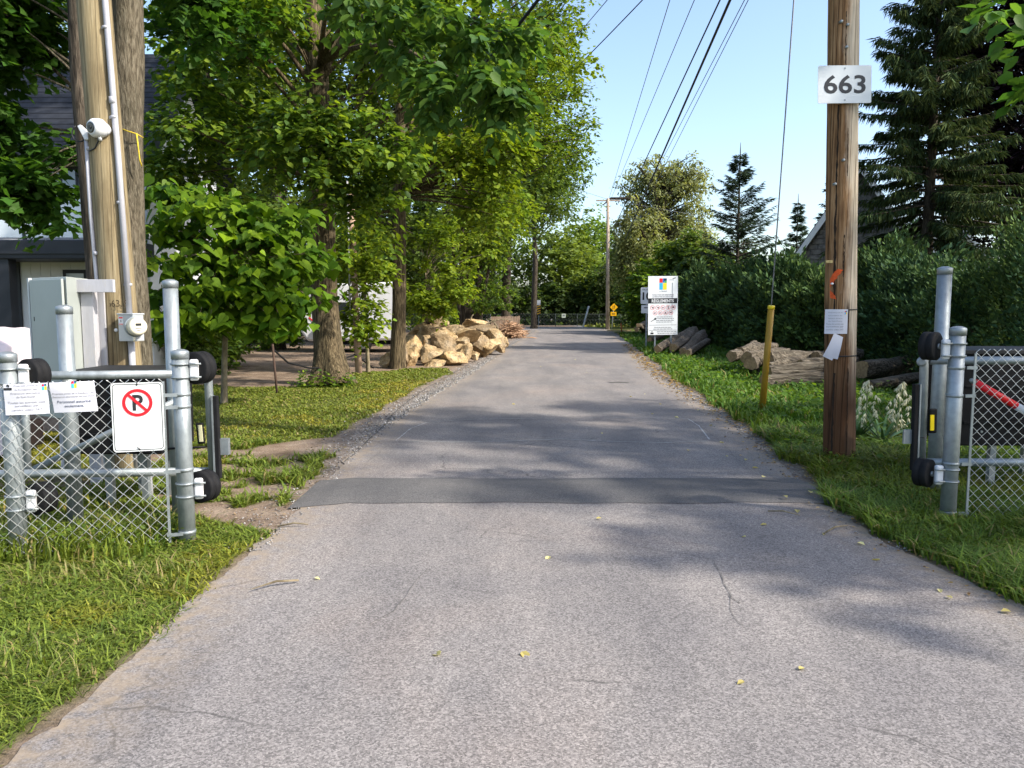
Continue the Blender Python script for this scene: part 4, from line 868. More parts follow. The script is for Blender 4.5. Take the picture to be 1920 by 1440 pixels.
# security camera
cc = onL(181, 240, -.205); cm = thing('security_camera', 'white turret security camera fixed high on the yellowish pole', 'camera', cc)
ax = Vector((-.45, -1, -.12)).normalized()
MB().lathe(cc - ax * .075, ax, [(0, .055), (.03, .078), (.06, .082), (.10, .078), (.125, .062), (.132, .05)], 24).build('housing', WHITEP, cm)
MB().lathe(cc + ax * .058, ax, [(0, .045), (.003, .045), (.006, .038)], 20).build('lens_window', plain('dark_lens', (0.01, 0.012, 0.014), 0.08, 0, .1, 5, .0, .6), cm)
MB().lathe(cc + ax * .06, ax, [(0, .018), (.010, .016)], 16).build('lens', INK, cm)
MB().tube([cc - ax * .06, cc + Vector((.03, .09, -.01))], [.06, .055], 16).build('mount', WHITEP, cm)
MB().tube([cc + Vector((.02, .0, -.07)), cc + Vector((.02, .02, -.1))], .014, 10).build('cable_gland', WHITEP, cm)
# meter
mb = onL(246, 614, -.19); mt = thing('electricity_meter', 'round glass electricity meter on a grey box fixed to the yellowish pole', 'meter', mb)
e_ = Vector((.93, -.36, 0)); 
Mx = Matrix.Translation(mb) @ Matrix.Rotation(R(-20), 4, 'Z')
MB().box((-.085, -.06, -.12), (.085, .06, .115), Mx).build('box', METERG, mt, bevel=.006)
MB().box((-.092, -.066, .112), (.092, .066, .125), Mx).build('box_lid', METERG, mt, bevel=.003)
P_ = Panel(mt, Mx @ Vector((-.048, -.0605, .06)), Mx.to_3x3() @ Vector((1, 0, 0))); P_.rect('warning_label', 0, 0, .055, .075, WHITEP, .002); P_.rect('label_print', 0, .026, .045, .012, RED, .003); P_.rect('label_print', 0, -.03, .045, .006, RED, .003); P_.rect('label_print', 0, -.003, .008, .02, INK, .003)
ax = Vector((.62, -.78, 0)).normalized(); mc = mb + Vector((.06, -.06, .01))
MB().lathe(mc, ax, [(0, .088), (.03, .09), (.04, .083)], 26).build('meter_ring', GALV, mt)
MB().lathe(mc + ax * .035, ax, [(0, .078), (.09, .074), (.105, .066), (.108, .05)], 26).build('meter_body', CREAM, mt)
P_ = Panel(mt, mc + ax * .145, (ax.cross(Vector((0, 0, 1)))) * -1); P_.rect('display', .0, .02, .045, .02, INK, .002); P_.rect('label_print', 0, -.012, .05, .004, INKG, .002); P_.rect('label_print', 0, -.03, .03, .004, INKG, .002)
MB().tube([mc + Vector((.02, -.06, -.09)), mc + Vector((.02, -.06, -.13))], [.012, .008], 8).build('seal', CREAM, mt)
# stamped number and nail head
P_ = Panel(poleL, onL(219, 569, -.152), (1, 0, -.005), (-.06, 0, 1)); P_.warp = lambda x, y: -3.2 * x * x
P_.text('663.5', 0.0, 0, .062, plain('dull_brass', (0.07, 0.05, 0.03), .5, .3, .3, 20), .008, .178)
MB().lathe(onL(218, 619, -.14), (0, -1, 0), [(0, .017), (.008, .016), (.011, .006)], 12).build('nail_disc', WHITEP, poleL)
# yellow rope on the maple trunk
rp = at(245, 250, 9.02); ro = thing('yellow_rope', 'thin yellow rope knotted round the grey maple trunk', 'rope', rp)
b = MB(); b.tube([at(224, 240, 9.06), at(240, 246, 9.0), at(256, 251, 9.0), at(268, 258, 9.1)], .007, 6); b.tube([at(256, 250, 8.99), at(259, 275, 8.99), at(262, 300, 9.0), at(266, 312, 9.02)], .008, 6); b.build('rope_strand', TWINE, ro)

# ------------------------------------------------------------------ grey cabinet on its white wooden frame
A = at(62, 560, 6.75); B = at(126, 560, 6.45); Cc = at(168, 560, 6.95); A.z = B.z = Cc.z = 0
zt = at(100, 520, 6.6).z; zb = 0.62; Dd = A + (Cc - B)
cab = thing('electrical_cabinet', 'grey steel cabinet on white timber posts leaning against the yellowish pole', 'cabinet', (B.x, B.y, 0))
up = Vector((0, 0, zt - zb)); lift = Vector((0, 0, zb))
MB().prism([A + lift, B + lift, Cc + lift, Dd + lift], up).build('case', CABG, cab, bevel=.006)
n_ = (B - A).cross(Vector((0, 0, 1))).normalized(); n_ = n_ if n_.y < 0 else -n_
a0, b0 = A + n_ * .012, B + n_ * .012
MB().prism([a0 + lift + (b0-a0)*.03, b0 + lift - (b0-a0)*.03, b0 + lift - (b0-a0)*.03 + n_*.022, a0 + lift + (b0-a0)*.03 + n_*.022], up * .985).build('door', CABG, cab, bevel=.005)
MB().prism([A + lift - (B-A)*.05, A + lift, A + lift + n_*.03, A + lift - (B-A)*.05 + n_*.03], up).build('edge_flange', METERG, cab)
for v in (598, 676):
    c = at(73, v, A.y - .05); MB().box(c - Vector((.034, .02, .02)), c + Vector((.034, .02, .02))).build('latch', BLACKP, cab, bevel=.004)
MB().box(at(150, 530, 6.78) * 1 - Vector((0, .02, 0)), at(150, 530, 6.78)).build('bracket_screw', GALV, cab)
c0_, c1_ = at(150, 548, 6.72), at(172, 526, 6.72); MB().box((c0_.x, 6.72, 0), (c1_.x, 6.80, c1_.z)).build('post', WHITEW, cab, bevel=.003)
c0_, c1_ = at(140, 548, 6.68), at(213, 524, 6.68); MB().box((c0_.x, 6.665, c0_.z), (c1_.x, 6.705, c1_.z)).build('top_rail', WHITEW, cab, bevel=.003)
c0_, c1_ = at(166, 548, 6.86), at(191, 530, 6.86); MB().box((c0_.x, 6.84, .25), (c1_.x + .02, 6.862, c1_.z)).build('backing_board', WHITEW, cab)
MB().box((A.x + .1, A.y + .1, 0), (A.x + .19, A.y + .19, zb)).build('post', WHITEW, cab)
# pale cover over something low, house side of the cabinet
c = at(30, 660, 8.0); tp = thing('draped_cover', 'pale pink fabric cover draped over a low load beside the grey cabinet', 'cover', (c.x, 8.0, 0))
nx_, ny_ = 34, 26; x0, x1 = at(-260, 600, 8).x, at(70, 600, 8).x; vs = []; fs = []
for j in range(ny_ + 1):
    for i in range(nx_ + 1):
        s = i / nx_; q = j / ny_; x = x0 + (x1 - x0) * s; yy = 7.6 + 1.4 * q
        ridge = at(38, 614, 8).z - 0.16 * abs(s - .86) * 1.2 - (0.55 if s > .97 else 0.6 * max(0, s - .90)); z = ridge * (1 - 0.62 * abs(q - .45) ** 1.7 * 1.6) + .028 * math.sin(x * 17 + yy * 3) * q + .02 * math.sin(yy * 21 + x * 6)
        vs.append((x, yy - .1 * (1 - q), max(.05, z if 0 < j < ny_ else .12)))
for j in range(ny_):
    for i in range(nx_): fs.append((j*(nx_+1)+i, j*(nx_+1)+i+1, (j+1)*(nx_+1)+i+1, (j+1)*(nx_+1)+i))
b = MB(); b.add(vs, fs, True); b.build('cloth', plain('pale_pink_cloth', (0.60, 0.52, 0.53), .8, 0, .08, 4, .2, .2), tp, fix=False)
MB().box((x0 + .1, 7.75, 0.05), (x1 - .3, 8.5, .34)).build('load', plain('dark_red_panel', (0.02, 0.014, 0.014), .4, 0, .2, 5), tp, bevel=.03)

# ------------------------------------------------------------------ the sliding gates and their chain-link screens
def chain_link(Q, s0, s1, z0, z1, dd, cell=0.075, wr=0.0027):
    """woven wires: zig-zags standing side by side, hooked into each other at the bends"""
    b = MB(); n = int(round((s1 - s0) / (cell / 2))); m = int(round((z1 - z0) / (cell / 2)))
    for k in range(n):
        c = s0 + (k + .5) * cell / 2; pts = []
        for j in range(m + 1):
            sg = 1 if ((j + k) % 2) else -1
            pts.append(Q(c + sg * cell / 4 + rnd.uniform(-.0015, .0015), dd + (0.0028 if sg > 0 else -0.0028), z0 + j * cell / 2 + rnd.uniform(-.0012, .0012)))
        pts.append(Q(c + (-.008 if (m + k) % 2 else .008), dd, z0 + m * cell / 2 + .022))
        b.tube(pts, wr, 4, cap=False)
    return b
def gate_post(b_, base, h, r, parent, nm='post'):
    base = Vector(base)
    b = MB(); b.lathe(base - Vector((0, 0, .1)), (0, 0, 1), [(0, r), (.1 + h * .5, r), (.1 + h - .05, r)], 28); o = b.build(nm, b_, parent)
    MB().lathe(base + Vector((0, 0, h - .062)), (0, 0, 1), [(0, r + .003), (.045, r + .004), (.050, r + .001), (.056, r * .82), (.062, r * .5), (.0645, .012)], 28).build('cap', GALV_OLD, o)
    return o
def u_bolts(post_c, r, z, e, parent, plate_dir):
    br = Vector(post_c) + plate_dir * (r + .03)
    Mx = Matrix.Translation((br.x, br.y, z)) @ Matrix.Rotation(math.atan2(plate_dir.y, plate_dir.x), 4, 'Z')
    o = MB().box((-.028, -.02, -.07), (.028, .02, .07), Mx).build('roller_bracket', WHITEP, parent, bevel=.012)
    for dz in (-.045, .042):
        MB().lathe(Vector((post_c[0], post_c[1], z + dz - .006)), (0, 0, 1), [(0, r + .009), (.012, r + .009)], 24).build('u_bolt', GALV, parent)
        q = Vector((post_c[0], post_c[1], z + dz)); MB().tube([q + plate_dir * r + e * .03, q + plate_dir * (r + .075) + e * .03], .007, 6).build('bolt_end', GALV, parent)
    return o
def roller(c, ax, r, parent, wd=.05):
    c = Vector(c); ax = Vector(ax).normalized()
    MB().lathe(c - ax * wd, ax, [(0, r * .9), (.006, r), (wd - .006, r), (wd - .002, r * .93), (wd + .006, r * .93), (wd + .012, r), (2 * wd - .006, r), (2 * wd, r * .9), (2 * wd + .002, r * .35)], 28).build('roller', RUBBER, parent)
    MB().lathe(c + ax * wd, ax, [(0, r * .2), (.015, r * .2)], 10).build('roller_hub', GALV_OLD, parent)
def side_set(name_side, FR, e, e_to_gap, zmesh, label_f, label_g, posts_extra, mesh_from, mesh_to, roll_uv, gate, lab):
    pass
# --- left set
PR = gr(352, 1018); PLp = gr(37, 1045); eL = (PR - PLp).normalized(); nL = Vector((eL.y, -eL.x, 0))
if nL.y > 0: nL = -nL
def QL(s, d, z): return PR + eL * s + nL * d + Vector((0, 0, z))
hp = at(338, 655, PR.y).z
fl = thing('chain_link_fence', 'chain-link fence panel on galvanised posts hung with the no-parking sign', 'fence', PR)
r_ = .0525
gate_post(GALV, PR, hp, r_, fl); gate_post(GALV, PLp, hp, r_, fl); gate_post(GALV, QL(-2.2, 0, 0), hp, r_, fl)
s_bar = -(PR - at(326, 900, PR.y)).length; s_bar = -0.105
o = chain_link(QL, -2.2, s_bar, .035, 1.09, r_ + .006).build('chain_link_mesh', WIRE, fl, fix=False); o['kind'] = 'stuff'
b = MB(); b.bar(QL(s_bar + .004, r_ + .006, .03), QL(s_bar + .004, r_ + .006, 1.09), .016, .008, nL); b.build('tension_bar', GALV, fl)
for z in (.08, .50, .92, 1.0):
    MB().lathe(QL(0, 0, z - .011), (0, 0, 1), [(0, r_ + .004), (.022, r_ + .004)], 24).build('tension_band', GALV, fl)
    b = MB(); b.bar(QL(-.02, r_ + .006, z), QL(s_bar - .012, r_ + .008, z), .006, .022, (0, 0, 1)); b.build('band_tail', GALV, fl)
for k, z in enumerate((at(345, 690, 5.2).z, at(350, 905, 5.2).z)):
    u_bolts(PR, r_, z, nL, fl, eL); roller(QL(.108, -.07, z + (.01 if k == 0 else -.0)), nL * .8 - eL * .62, .108, fl)
    zz = z - .01
    u_bolts(PLp, r_, zz, nL, fl, eL); roller(Vector(PLp) + eL * .12 - nL * .07 + Vector((0, 0, zz)), nL * .8 - eL * .62, .1, fl)
# rear posts
for u, v, Yp, lb in ((304, 524, 5.62, 'tall galvanised post standing behind the fence right beside the meter'), (100, 572, 5.45, 'galvanised post standing in front of the grey cabinet')):
    q = at(u, v, Yp); slope = (960 - u) / 14900; ub = u + slope * (580 + 1.55 * F_PX / Yp - v); base = Vector(((ub - 960) / F_PX * Yp, Yp, 0))
    t_ = thing('gate_post', lb, 'post', base); gate_post(GALV, base, q.z, .052, t_, 'tube')
# the sliding leaf
def pipe(pts, r, nm, parent, mat=GALV): return MB().tube(pts, r, 14).build(nm, mat, parent)
Yg = 5.36
gl = thing('sliding_gate', 'retracted sliding gate leaf with diagonal brace behind the no-parking sign', 'gate', at(392, 885, Yg))
pipe([at(-260, 708, Yg - .1), at(372, 701, Yg + .02)], .030, 'top_rail', gl); pipe([at(-260, 892, Yg - .1), at(392, 884, Yg + .02)], .030, 'bottom_rail', gl)
pipe([at(52, 888, Yg), at(45, 708, Yg)], .026, 'upright', gl); pipe([at(56, 884, Yg), at(330, 752, Yg)], .024, 'brace', gl)
pipe([at(388, 678, Yg), at(390, 700, Yg), at(399, 884, Yg)], .0285, 'end_post', gl); pipe([at(372, 712, Yg - .03), at(391, 705, Yg - .03)], .024, 'corner_stub', gl)
MB().lathe(at(391, 707, Yg - .04), (.1, -1, 0), [(0, .031), (.03, .031), (.032, .02)], 14).build('rail_end_cap', GALV_OLD, gl)
b = MB(); b.bar(at(404, 742, Yg - .02), at(411, 897, Yg - .02), .034, .045, (0, 1, 0)); b.build('rubber_edge', RUBBER, gl, bevel=.006)
b = MB(); b.bar(at(399, 742, Yg - .02), at(405, 897, Yg - .02), .012, .05, (0, 1, 0)); b.build('edge_channel', GALV, gl)
b = MB(); b.bar(at(374, 793, Yg + .1), at(378, 832, Yg + .1), .05, .03, (0, 1, 0)); b.build('reflector_case', BLACKP, gl, bevel=.008)
b = MB(); b.bar(at(374.5, 797, Yg + .08), at(377.5, 828, Yg + .08), .026, .008, (0, 1, 0)); b.build('reflector', plain('pale_reflector', (.7, .66, .42), .25, 0, .05, 8), gl)
b = MB(); b.box(at(411, 852, Yg) - Vector((.0, .02, 0)), at(424, 822, Yg) + Vector((.02, .02, .0))); b.build('latch_plate', GALV_OLD, gl)
pipe([at(300, 842, Yg + .2), at(385, 838, Yg + .15)], .008, 'control_rod', gl, BLACKP)
# black operator cabinet
def operator_box(label, x0, x1, Y0, Y1, z0, z1, legs, open_left=False):
    t_ = thing('gate_operator_box', label, 'cabinet', ((x0 + x1) / 2, Y0, 0))
    MB().box((x0, Y0, z0), (x1, Y1, z1)).build('case', BLACKP, t_, bevel=.012)
    MB().box((x0 - .025, Y0 - .03, z1), (x1 + .025, Y1 + .03, z1 + .035)).build('lid', plain('black_lid', (.010, .010, .011), .6, 0, .2, 6), t_, bevel=.006)
    MB().box((x0 + .02, Y0 - .012, z0 + .24 * (z1 - z0)), (x1 - .02, Y0 - .001, z0 + .27 * (z1 - z0))).build('front_rib', BLACKP, t_, bevel=.003)
    MB().box((x0 + .02, Y0 - .012, z0 + .64 * (z1 - z0)), (x1 - .02, Y0 - .001, z0 + .66 * (z1 - z0))).build('front_rib', BLACKP, t_, bevel=.003)
    for x, y in legs: MB().box((x - .025, y - .025, 0), (x + .025, y + .025, z0)).build('leg', GALV_OLD, t_)
    for k in range(3): MB().lathe((x0 + .18 + .22 * k, Y0 - .001, z0 + .12), (0, -1, 0), [(0, .012), (.006, .010)], 8).build('bolt_head', GALV, t_)
    return t_
x0, x1 = at(122, 700, 5.8).x, at(298, 700, 5.8).x
operator_box('black gate-operator box on legs behind the no-parking sign', x0, x1, 5.8, 6.4, at(200, 852, 5.8).z, at(200, 697, 5.8).z - .03, [(x0 + .25, 5.9), (x0 + .48, 6.0), (x0 + .33, 6.25), (x0 + .55, 6.3)])
for u in (190, 262, 272):
    x = (u - 960) / F_PX * 6.1; t_ = thing('pvc_riser', 'thin pale pipe rising from the ground under the black operator box by the pole', 'pipe', (x, 6.1, 0), 'pipe risers under the operator box'); MB().tube([(x, 6.1, -.05), (x - .02, 6.1, .55)], .016, 10).build('tube', PVC, t_)

# --- no parking sign and two notices on the mesh
def on_fence(u, v, d):
    a = at(u, v, 1.0); b_ = at(u, v, 2.0); w_ = b_ - a; p0 = PR + nL * d
    return a + w_ * ((p0 - a).dot(nL) / w_.dot(nL))
c = on_fence(259, 782, .085); sg = thing('no_parking_sign', 'white no-parking sign with red ring wired to the chain-link mesh', 'sign', c)
P_ = Panel(sg, c, eL, Vector((-.035, 0, 1))); P_.plate('plate', .300, .440, .022, .004, REFL); P_.band('black_border', P_.rpts(.284, .424, .020), P_.rpts(.276, .416, .017), INK, .0015)
P_.text('P', .002, .092, .098, INK, .0015, .062, .03); P_.ring('red_ring', 0, .092, .088, .069, RED, .003); P_.slash('red_slash', (-.054, .146), (.054, .038), .017, RED, .0036)
for y_ in (.205, -.207): P_.disc('wire_hole', 0, y_, .006, INK, .002, n=10); P_.slash('wire_tie', (0, y_), (.006 if y_ > 0 else -.012, y_ + (.035 if y_ > 0 else .015)), .005, INK, .004)
c = on_fence(50, 748, .08); n1_ = thing('paper_notice', 'laminated camera-surveillance notice tied to the mesh next to the post', 'notice', c)
P_ = Panel(n1_, c, eL + Vector((0, 0, .01)), (0, 0, 1)); P_.warp = lambda x, y: .01 * math.cos(x * 14) + .004 * math.sin(y * 30); sheet(P_, .236, .19, PAPER)
b_ = lambda w, h: [(-w/2,-h/2),(w/2,-h/2),(w/2,h/2),(-w/2,h/2)]
for k, s_ in enumerate(NOTE): P_.text(s_, 0.0 if k > 1 else .005, .082 - k * .0225 - (.012 if k > 3 else 0), .011 if k < 4 else .014, INKG, .0025, [.13, .12, .16, .10, .20, .13, .165][k])
P_.logo(.10, .07, .024, .0025); P_.rect('camera_icon', -.094, .065, .045, .014, INK, .0025); P_.slash('camera_icon', (-.10, .088), (-.085, .08), .012, INK, .0025)
c = on_fence(139, 744, .085); n2_ = thing('paper_notice', 'curling laminated staff-only notice tied to the mesh beside the no-parking sign', 'notice', c)
P_ = Panel(n2_, c, eL + Vector((0, 0, .012)), (-.06, 0, 1)); P_.warp = lambda x, y: .014 * math.cos(x * 11 + y * 8) + .008 * math.sin(y * 16); sheet(P_, .245, .19, PAPER, sk=-.012)
for s_, y_, h_, w_, m_ in (('Propriété privée de la Fondation des', .022, .010, .23, INKG), ('Ressources alternatives du Sud-Ouest', .004, .010, .23, INKG), ('Personnel autorisé', -.028, .017, .185, NAVY), ('seulement.', -.055, .016, .11, NAVY)): P_.text(s_, 0, y_, h_, m_, .0025, w_, .004)
P_.logo(.008, .078, .028, .0025)

# --- right set
FRp = gr(1776, 983); eR = Vector((1, 0.03, 0)).normalized(); nR = Vector((eR.y, -eR.x, 0)); hpR = at(1788, 612, FRp.y).z
def QR(s, d, z): return FRp + eR * s + nR * d + Vector((0, 0, z))
fr = thing('chain_link_fence', 'chain-link fence panel in the shade in front of the red and white arm', 'fence', FRp)
gate_post(GALV_OLD, FRp, hpR, .053, fr); gate_post(GALV_OLD, QR(2.4, 0, 0), hpR, .053, fr)
o = chain_link(QR, .115, 2.4, .05, at(1850, 664, FRp.y).z, .04).build('chain_link_mesh', WIRE, fr, fix=False); o['kind'] = 'stuff'
b = MB(); b.bar(QR(.112, .04, .03), QR(.112, .04, at(1850, 662, FRp.y).z), .016, .008, nR); b.build('tension_bar', GALV, fr)
for z in (.09, .45, .94, 1.14):
    MB().lathe(QR(0, 0, z - .011), (0, 0, 1), [(0, .057), (.022, .057)], 24).build('tension_band', GALV, fr); b = MB(); b.bar(QR(.055, .04, z), QR(.128, .042, z), .008, .022, (0, 0, 1)); b.build('band_tail', GALV, fr)
for k, z in enumerate((at(1780, 655, FRp.y).z, at(1770, 890, FRp.y).z)):
    u_bolts(FRp, .053, z, nR, fr, -eR); roller(QR(-.145, -.08, z + (.02 if k == 0 else 0)), nR * .8 + eR * .62, .102, fr)
q = at(1771, 500, 6.25); base = Vector(((1764 - 960) / F_PX * 6.25, 6.25, 0)); t_ = thing('gate_post', 'tall galvanised post in front of the cedar hedge behind the shaded fence', 'post', base); gate_post(GALV_OLD, base, q.z, .054, t_, 'tube')
Yg = 5.85; gt_ = thing('sliding_gate', 'retracted sliding gate leaf with yellow reflector beside the yucca', 'gate', at(1735, 880, Yg))
pipe([at(1742, 676, Yg), at(2160, 676, Yg)], .031, 'top_rail', gt_, GALV_OLD); pipe([at(1738, 867, Yg), at(2160, 867, Yg)], .031, 'bottom_rail', gt_, GALV_OLD)
pipe([at(1734, 650, Yg), at(1733, 676, Yg), at(1727, 872, Yg)], .032, 'end_post', gt_, GALV_OLD); pipe([at(2140, 676, Yg), at(2140, 867, Yg)], .026, 'upright', gt_, GALV_OLD)
MB().lathe(at(1728, 678, Yg - .03), (-.5, -1, 0), [(0, .036), (.025, .036), (.027, .02)], 14).build('rail_end_cap', GALV_OLD, gt_)
b = MB(); b.bar(at(1717, 720, Yg), at(1712, 882, Yg), .036, .045, (0, 1, 0)); b.build('rubber_edge', RUBBER, gt_, bevel=.006)
b = MB(); b.bar(at(1724, 720, Yg), at(1718, 878, Yg), .012, .05, (0, 1, 0)); b.build('edge_channel', GALV, gt_)
b = MB(); b.bar(at(1749, 766, Yg - .02), at(1748, 812, Yg - .02), .06, .03, (0, 1, 0)); b.build('reflector_case', BLACKP, gt_, bevel=.01)
b = MB(); b.bar(at(1748, 778, Yg - .04), at(1747.5, 807, Yg - .04), .028, .008, (0, 1, 0)); b.build('reflector', plain('yellow_reflector', (.85, .62, .01), .3, 0, .05, 8), gt_)
b = MB(); b.box(at(1694, 832, Yg), at(1711, 806, Yg) + Vector((0, .02, 0))); b.build('latch_plate', GALV_OLD, gt_)
for v in (820, 860): MB().lathe(at(1729, v, Yg) , (0, 0, 1), [(0, .034), (.006, .034)], 14).build('tie', STRAP, gt_)
x0, x1 = at(1806, 700, 6.35).x, at(2060, 700, 6.35).x
operator_box('black gate-operator box on legs in front of the cedar hedge', x0, x1, 6.35, 7.0, at(1850, 836, 6.35).z, at(1850, 664, 6.35).z, [(at(1867, 836, 6.4).x, 6.45), (x1 - .2, 6.45), (x1 - .2, 6.9), (x0 + .1, 6.9)])
a_, b_2 = at(1828, 717, 6.1), at(2040, 838, 6.1); dd_ = (b_2 - a_); ar = thing('barrier_arm', 'red and white tube slanting across the black operator box behind the mesh', 'barrier arm', a_)
for k, (s0, s1, m_) in enumerate(((0, .36, RED), (.36, .66, WHITEP), (.66, 1, RED))): MB().tube([a_ + dd_ * s0, a_ + dd_ * s1], .030 + .0006 * k, 14).build('red_band' if m_ is RED else 'white_band', m_, ar)
MB().lathe(a_, -dd_, [(0, .02), (.03, .02), (.045, .012)], 12).build('end_tip', GALV, ar)

# ------------------------------------------------------------------ the rules sign and the signs behind it
Ys = gr(1228, 664).y; c = at(1243, 573, Ys); S_ = thing('rules_sign', 'tall white rules board headed REGLEMENTS on two steel posts by the logs', 'sign', (c.x, Ys, 0))
wS = 56 / F_PX * Ys; hS = (at(1243, 518, Ys) - at(1243, 628, Ys)).z
P_ = Panel(S_, c, (1, 0.08, 0.012), (-.02, 0, 1)); P_.plate('board', wS, hS, .0, .02, plain('sign_white', (.78, .81, .82), .4, 0, .03, 3))
P_.plate('edge_frame', wS + .012, hS + .012, 0, .018, GALV, l=-.0025)
U = wS / 56
P_.logo(0, hS/2 - 14.5*U, 14*U, .003); P_.text('La FRASO', 0, hS/2 - 28*U, 2.6*U, NAVY, .003, 15*U); P_.rect('emblem', 16*U, hS/2 - 7*U, 9*U, .9*U, INKG, .003); P_.slash('emblem', (18*U, hS/2 - 4.5*U), (24*U, hS/2 - 3.2*U), 1.3*U, INK, .003)
P_.text('FONDATION DES RESSOURCES', 0, hS/2 - 34.5*U, 2.3*U, INKG, .003, 41*U, .02); P_.text('ALTERNATIVES DU SUD-OUEST', 0, hS/2 - 38*U, 2.3*U, INKG, .003, 41*U, .02)
P_.rect('title_band', -.4*U, hS/2 - 45.5*U, 55*U, 9.5*U, INK, .003); P_.text('RÈGLEMENTS', -.4*U, hS/2 - 45*U, 5.6*U, WHITEP, .0055, 42*U, .035)
spots = [(-20 + 10*k, 58) for k in range(5)] + [(-15 + 10*k, 67.8) for k in range(4)]
for k, (x_, y_) in enumerate(spots):
    X_, Y_ = x_*U, hS/2 - y_*U; P_.ring('prohibition_ring', X_, Y_, 4.2*U, 3.7*U, RED, .0042, n=20); P_.slash('prohibition_bar', (X_-2.7*U, Y_+2.7*U), (X_+2.7*U, Y_-2.7*U), .42*U, RED, .0048)
    if k in (0, 1): P_.poly('pictogram', [(X_-1*U, Y_+1.5*U), (X_+2.4*U, Y_+.6*U), (X_+1.9*U, Y_-2.2*U), (X_-.2*U, Y_-1.0*U)], INK, .003)
    elif k == 3: P_.disc('pictogram', X_, Y_+1.7*U, .9*U, INK, .003, n=10); P_.rect('pictogram', X_, Y_-.8*U, 1.6*U, 3.4*U, INK, .003)
    elif k == 4: P_.poly('pictogram', [(X_-2*U, Y_-1*U), (X_+2*U, Y_-1*U), (X_+1.6*U, Y_+1.4*U), (X_, Y_+2.2*U), (X_-1.6*U, Y_+1.4*U)], INK, .003)
    elif k == 7: P_.poly('pictogram', [(X_-2.3*U, Y_-1.6*U), (X_+2.3*U, Y_-1.6*U), (X_, Y_+2.2*U)], INK, .003)
    elif k == 8: P_.poly('pictogram', [(X_-2.6*U, Y_-.8*U), (X_-.8*U, Y_-.6*U), (X_+2.6*U, Y_+.8*U), (X_+2.4*U, Y_+1.8*U), (X_-1.6*U, Y_+1.0*U)], INK, .003)
    else: P_.slash('pictogram', (X_-2*U, Y_-.4*U), (X_+2*U, Y_+.4*U), 1.0*U, INKG, .003); P_.disc('pictogram', X_-1.3*U, Y_-1.2*U, .8*U, INKG, .003, n=10)
P_.slash('torch_icon', (-23*U, hS/2 - 84*U), (-15*U, hS/2 - 79.5*U), 1.1*U, INK, .003); P_.disc('torch_icon', -14.5*U, hS/2 - 79*U, 2*U, INK, .003, n=12)
for k, (s_, x_, y_, w_) in enumerate((('', 3, 75.5, 30), ('', 4, 78.5, 34), ('', 4, 82, 34), ('', 2, 85, 30), ('', 0, 95, 33), ('', 0, 98, 36), ('', 8, 103, 38), ('', 7, 106, 34))):
    q0 = 0.0; rn_ = random.Random(k)
    while q0 < w_ - 1.5:
        q1 = min(w_, q0 + rn_.uniform(2.5, 6.5)); P_.rect('print_line', (x_ - w_/2 + (q0 + q1)/2)*U, hS/2 - y_*U, (q1 - q0)*U, 1.0*U, INKG, .003); q0 = q1 + .9
for y_ in (90.5, 100.3): P_.rect('divider_line', 0, hS/2 - y_*U, 52*U, .55*U, INKG, .003)
P_.rect('camera_icon', -20.5*U, hS/2 - 106*U, 6*U, 2.6*U, INK, .003); P_.disc('camera_icon', -20.5*U, hS/2 - 103*U, 1.1*U, INK, .003, n=8)
for u, vb in ((1228, 665), (1258, 671)):
    x = (u - 960) / F_PX * Ys; MB().box((x - .025, Ys + .025, -.2), (x + .025, Ys + .07, at(u, 530, Ys).z)).build('post', GALV_OLD, S_)
Yk = 31.0; c = at(1213, 560, Yk); k_ = thing('speed_sign', 'white speed-limit plates with rounded corners half hidden behind the rules board', 'sign', (c.x, Yk, 0))
P_ = Panel(k_, c + Vector((0, 0, .12)), (1, .35, 0), (.03, 0, 1)); P_.plate('plate', .56, .66, .05, .01, REFL); P_.text('MAXIMUM', 0, .24, .07, INK, .002, .42); P_.text('10', 0, -.02, .30, INK, .002, .40, .03)
P_2 = Panel(k_, c + Vector((0.02, 0, -.42)), (1, .35, 0), (.03, 0, 1)); P_2.plate('tab_plate', .54, .32, .03, .01, REFL); P_2.rect('tab_print', 0, .06, .3, .05, INKG, .002)
MB().box((c.x - .03, Yk + .02, -.1), (c.x + .03, Yk + .07, c.z + .3)).build('post', GALV_OLD, k_)
# two-way warning diamond, striped marker, white notice on the far fence
Yy = gr(1147, 617).y * .94; x = (1149 - 960) / F_PX * Yy; t_ = thing('warning_sign', 'amber diamond warning sign with small amber tab on a leaning grey post', 'sign', (x - .1, Yy, 0))
c = at(1151, 576, Yy); h_ = 7.4 / F_PX * Yy; P_ = Panel(t_, c, (1, 0, 0), (.05, 0, 1)); P_.poly('diamond', [(0, -h_), (h_, 0), (0, h_), (-h_, 0)], AMBER, .01); P_.poly('diamond_back', [(0, -h_), (-h_, 0), (0, h_), (h_, 0)], GALV_OLD, .004)
for sg_ in (-1, 1): P_.rect('arrow', sg_ * h_ * .2, 0, h_ * .13, h_ * .75, INK, .014); P_.poly('arrow_head', [(sg_*h_*.2 - h_*.14, sg_*h_*.25), (sg_*h_*.2 + h_*.14, sg_*h_*.25), (sg_*h_*.2, sg_*h_*.5)][::sg_], INK, .015)
P_.rect('tab', -.02, -h_ - 5/F_PX*Yy, 11/F_PX*Yy, 7.5/F_PX*Yy, AMBER, .01); P_.rect('tab_print', -.02, -h_ - 5/F_PX*Yy, .24, .07, INK, .014)
MB().tube([(x - .1, Yy + .05, -.1), at(1151, 570, Yy + .05)], .035, 8).build('post', GALV_OLD, t_)
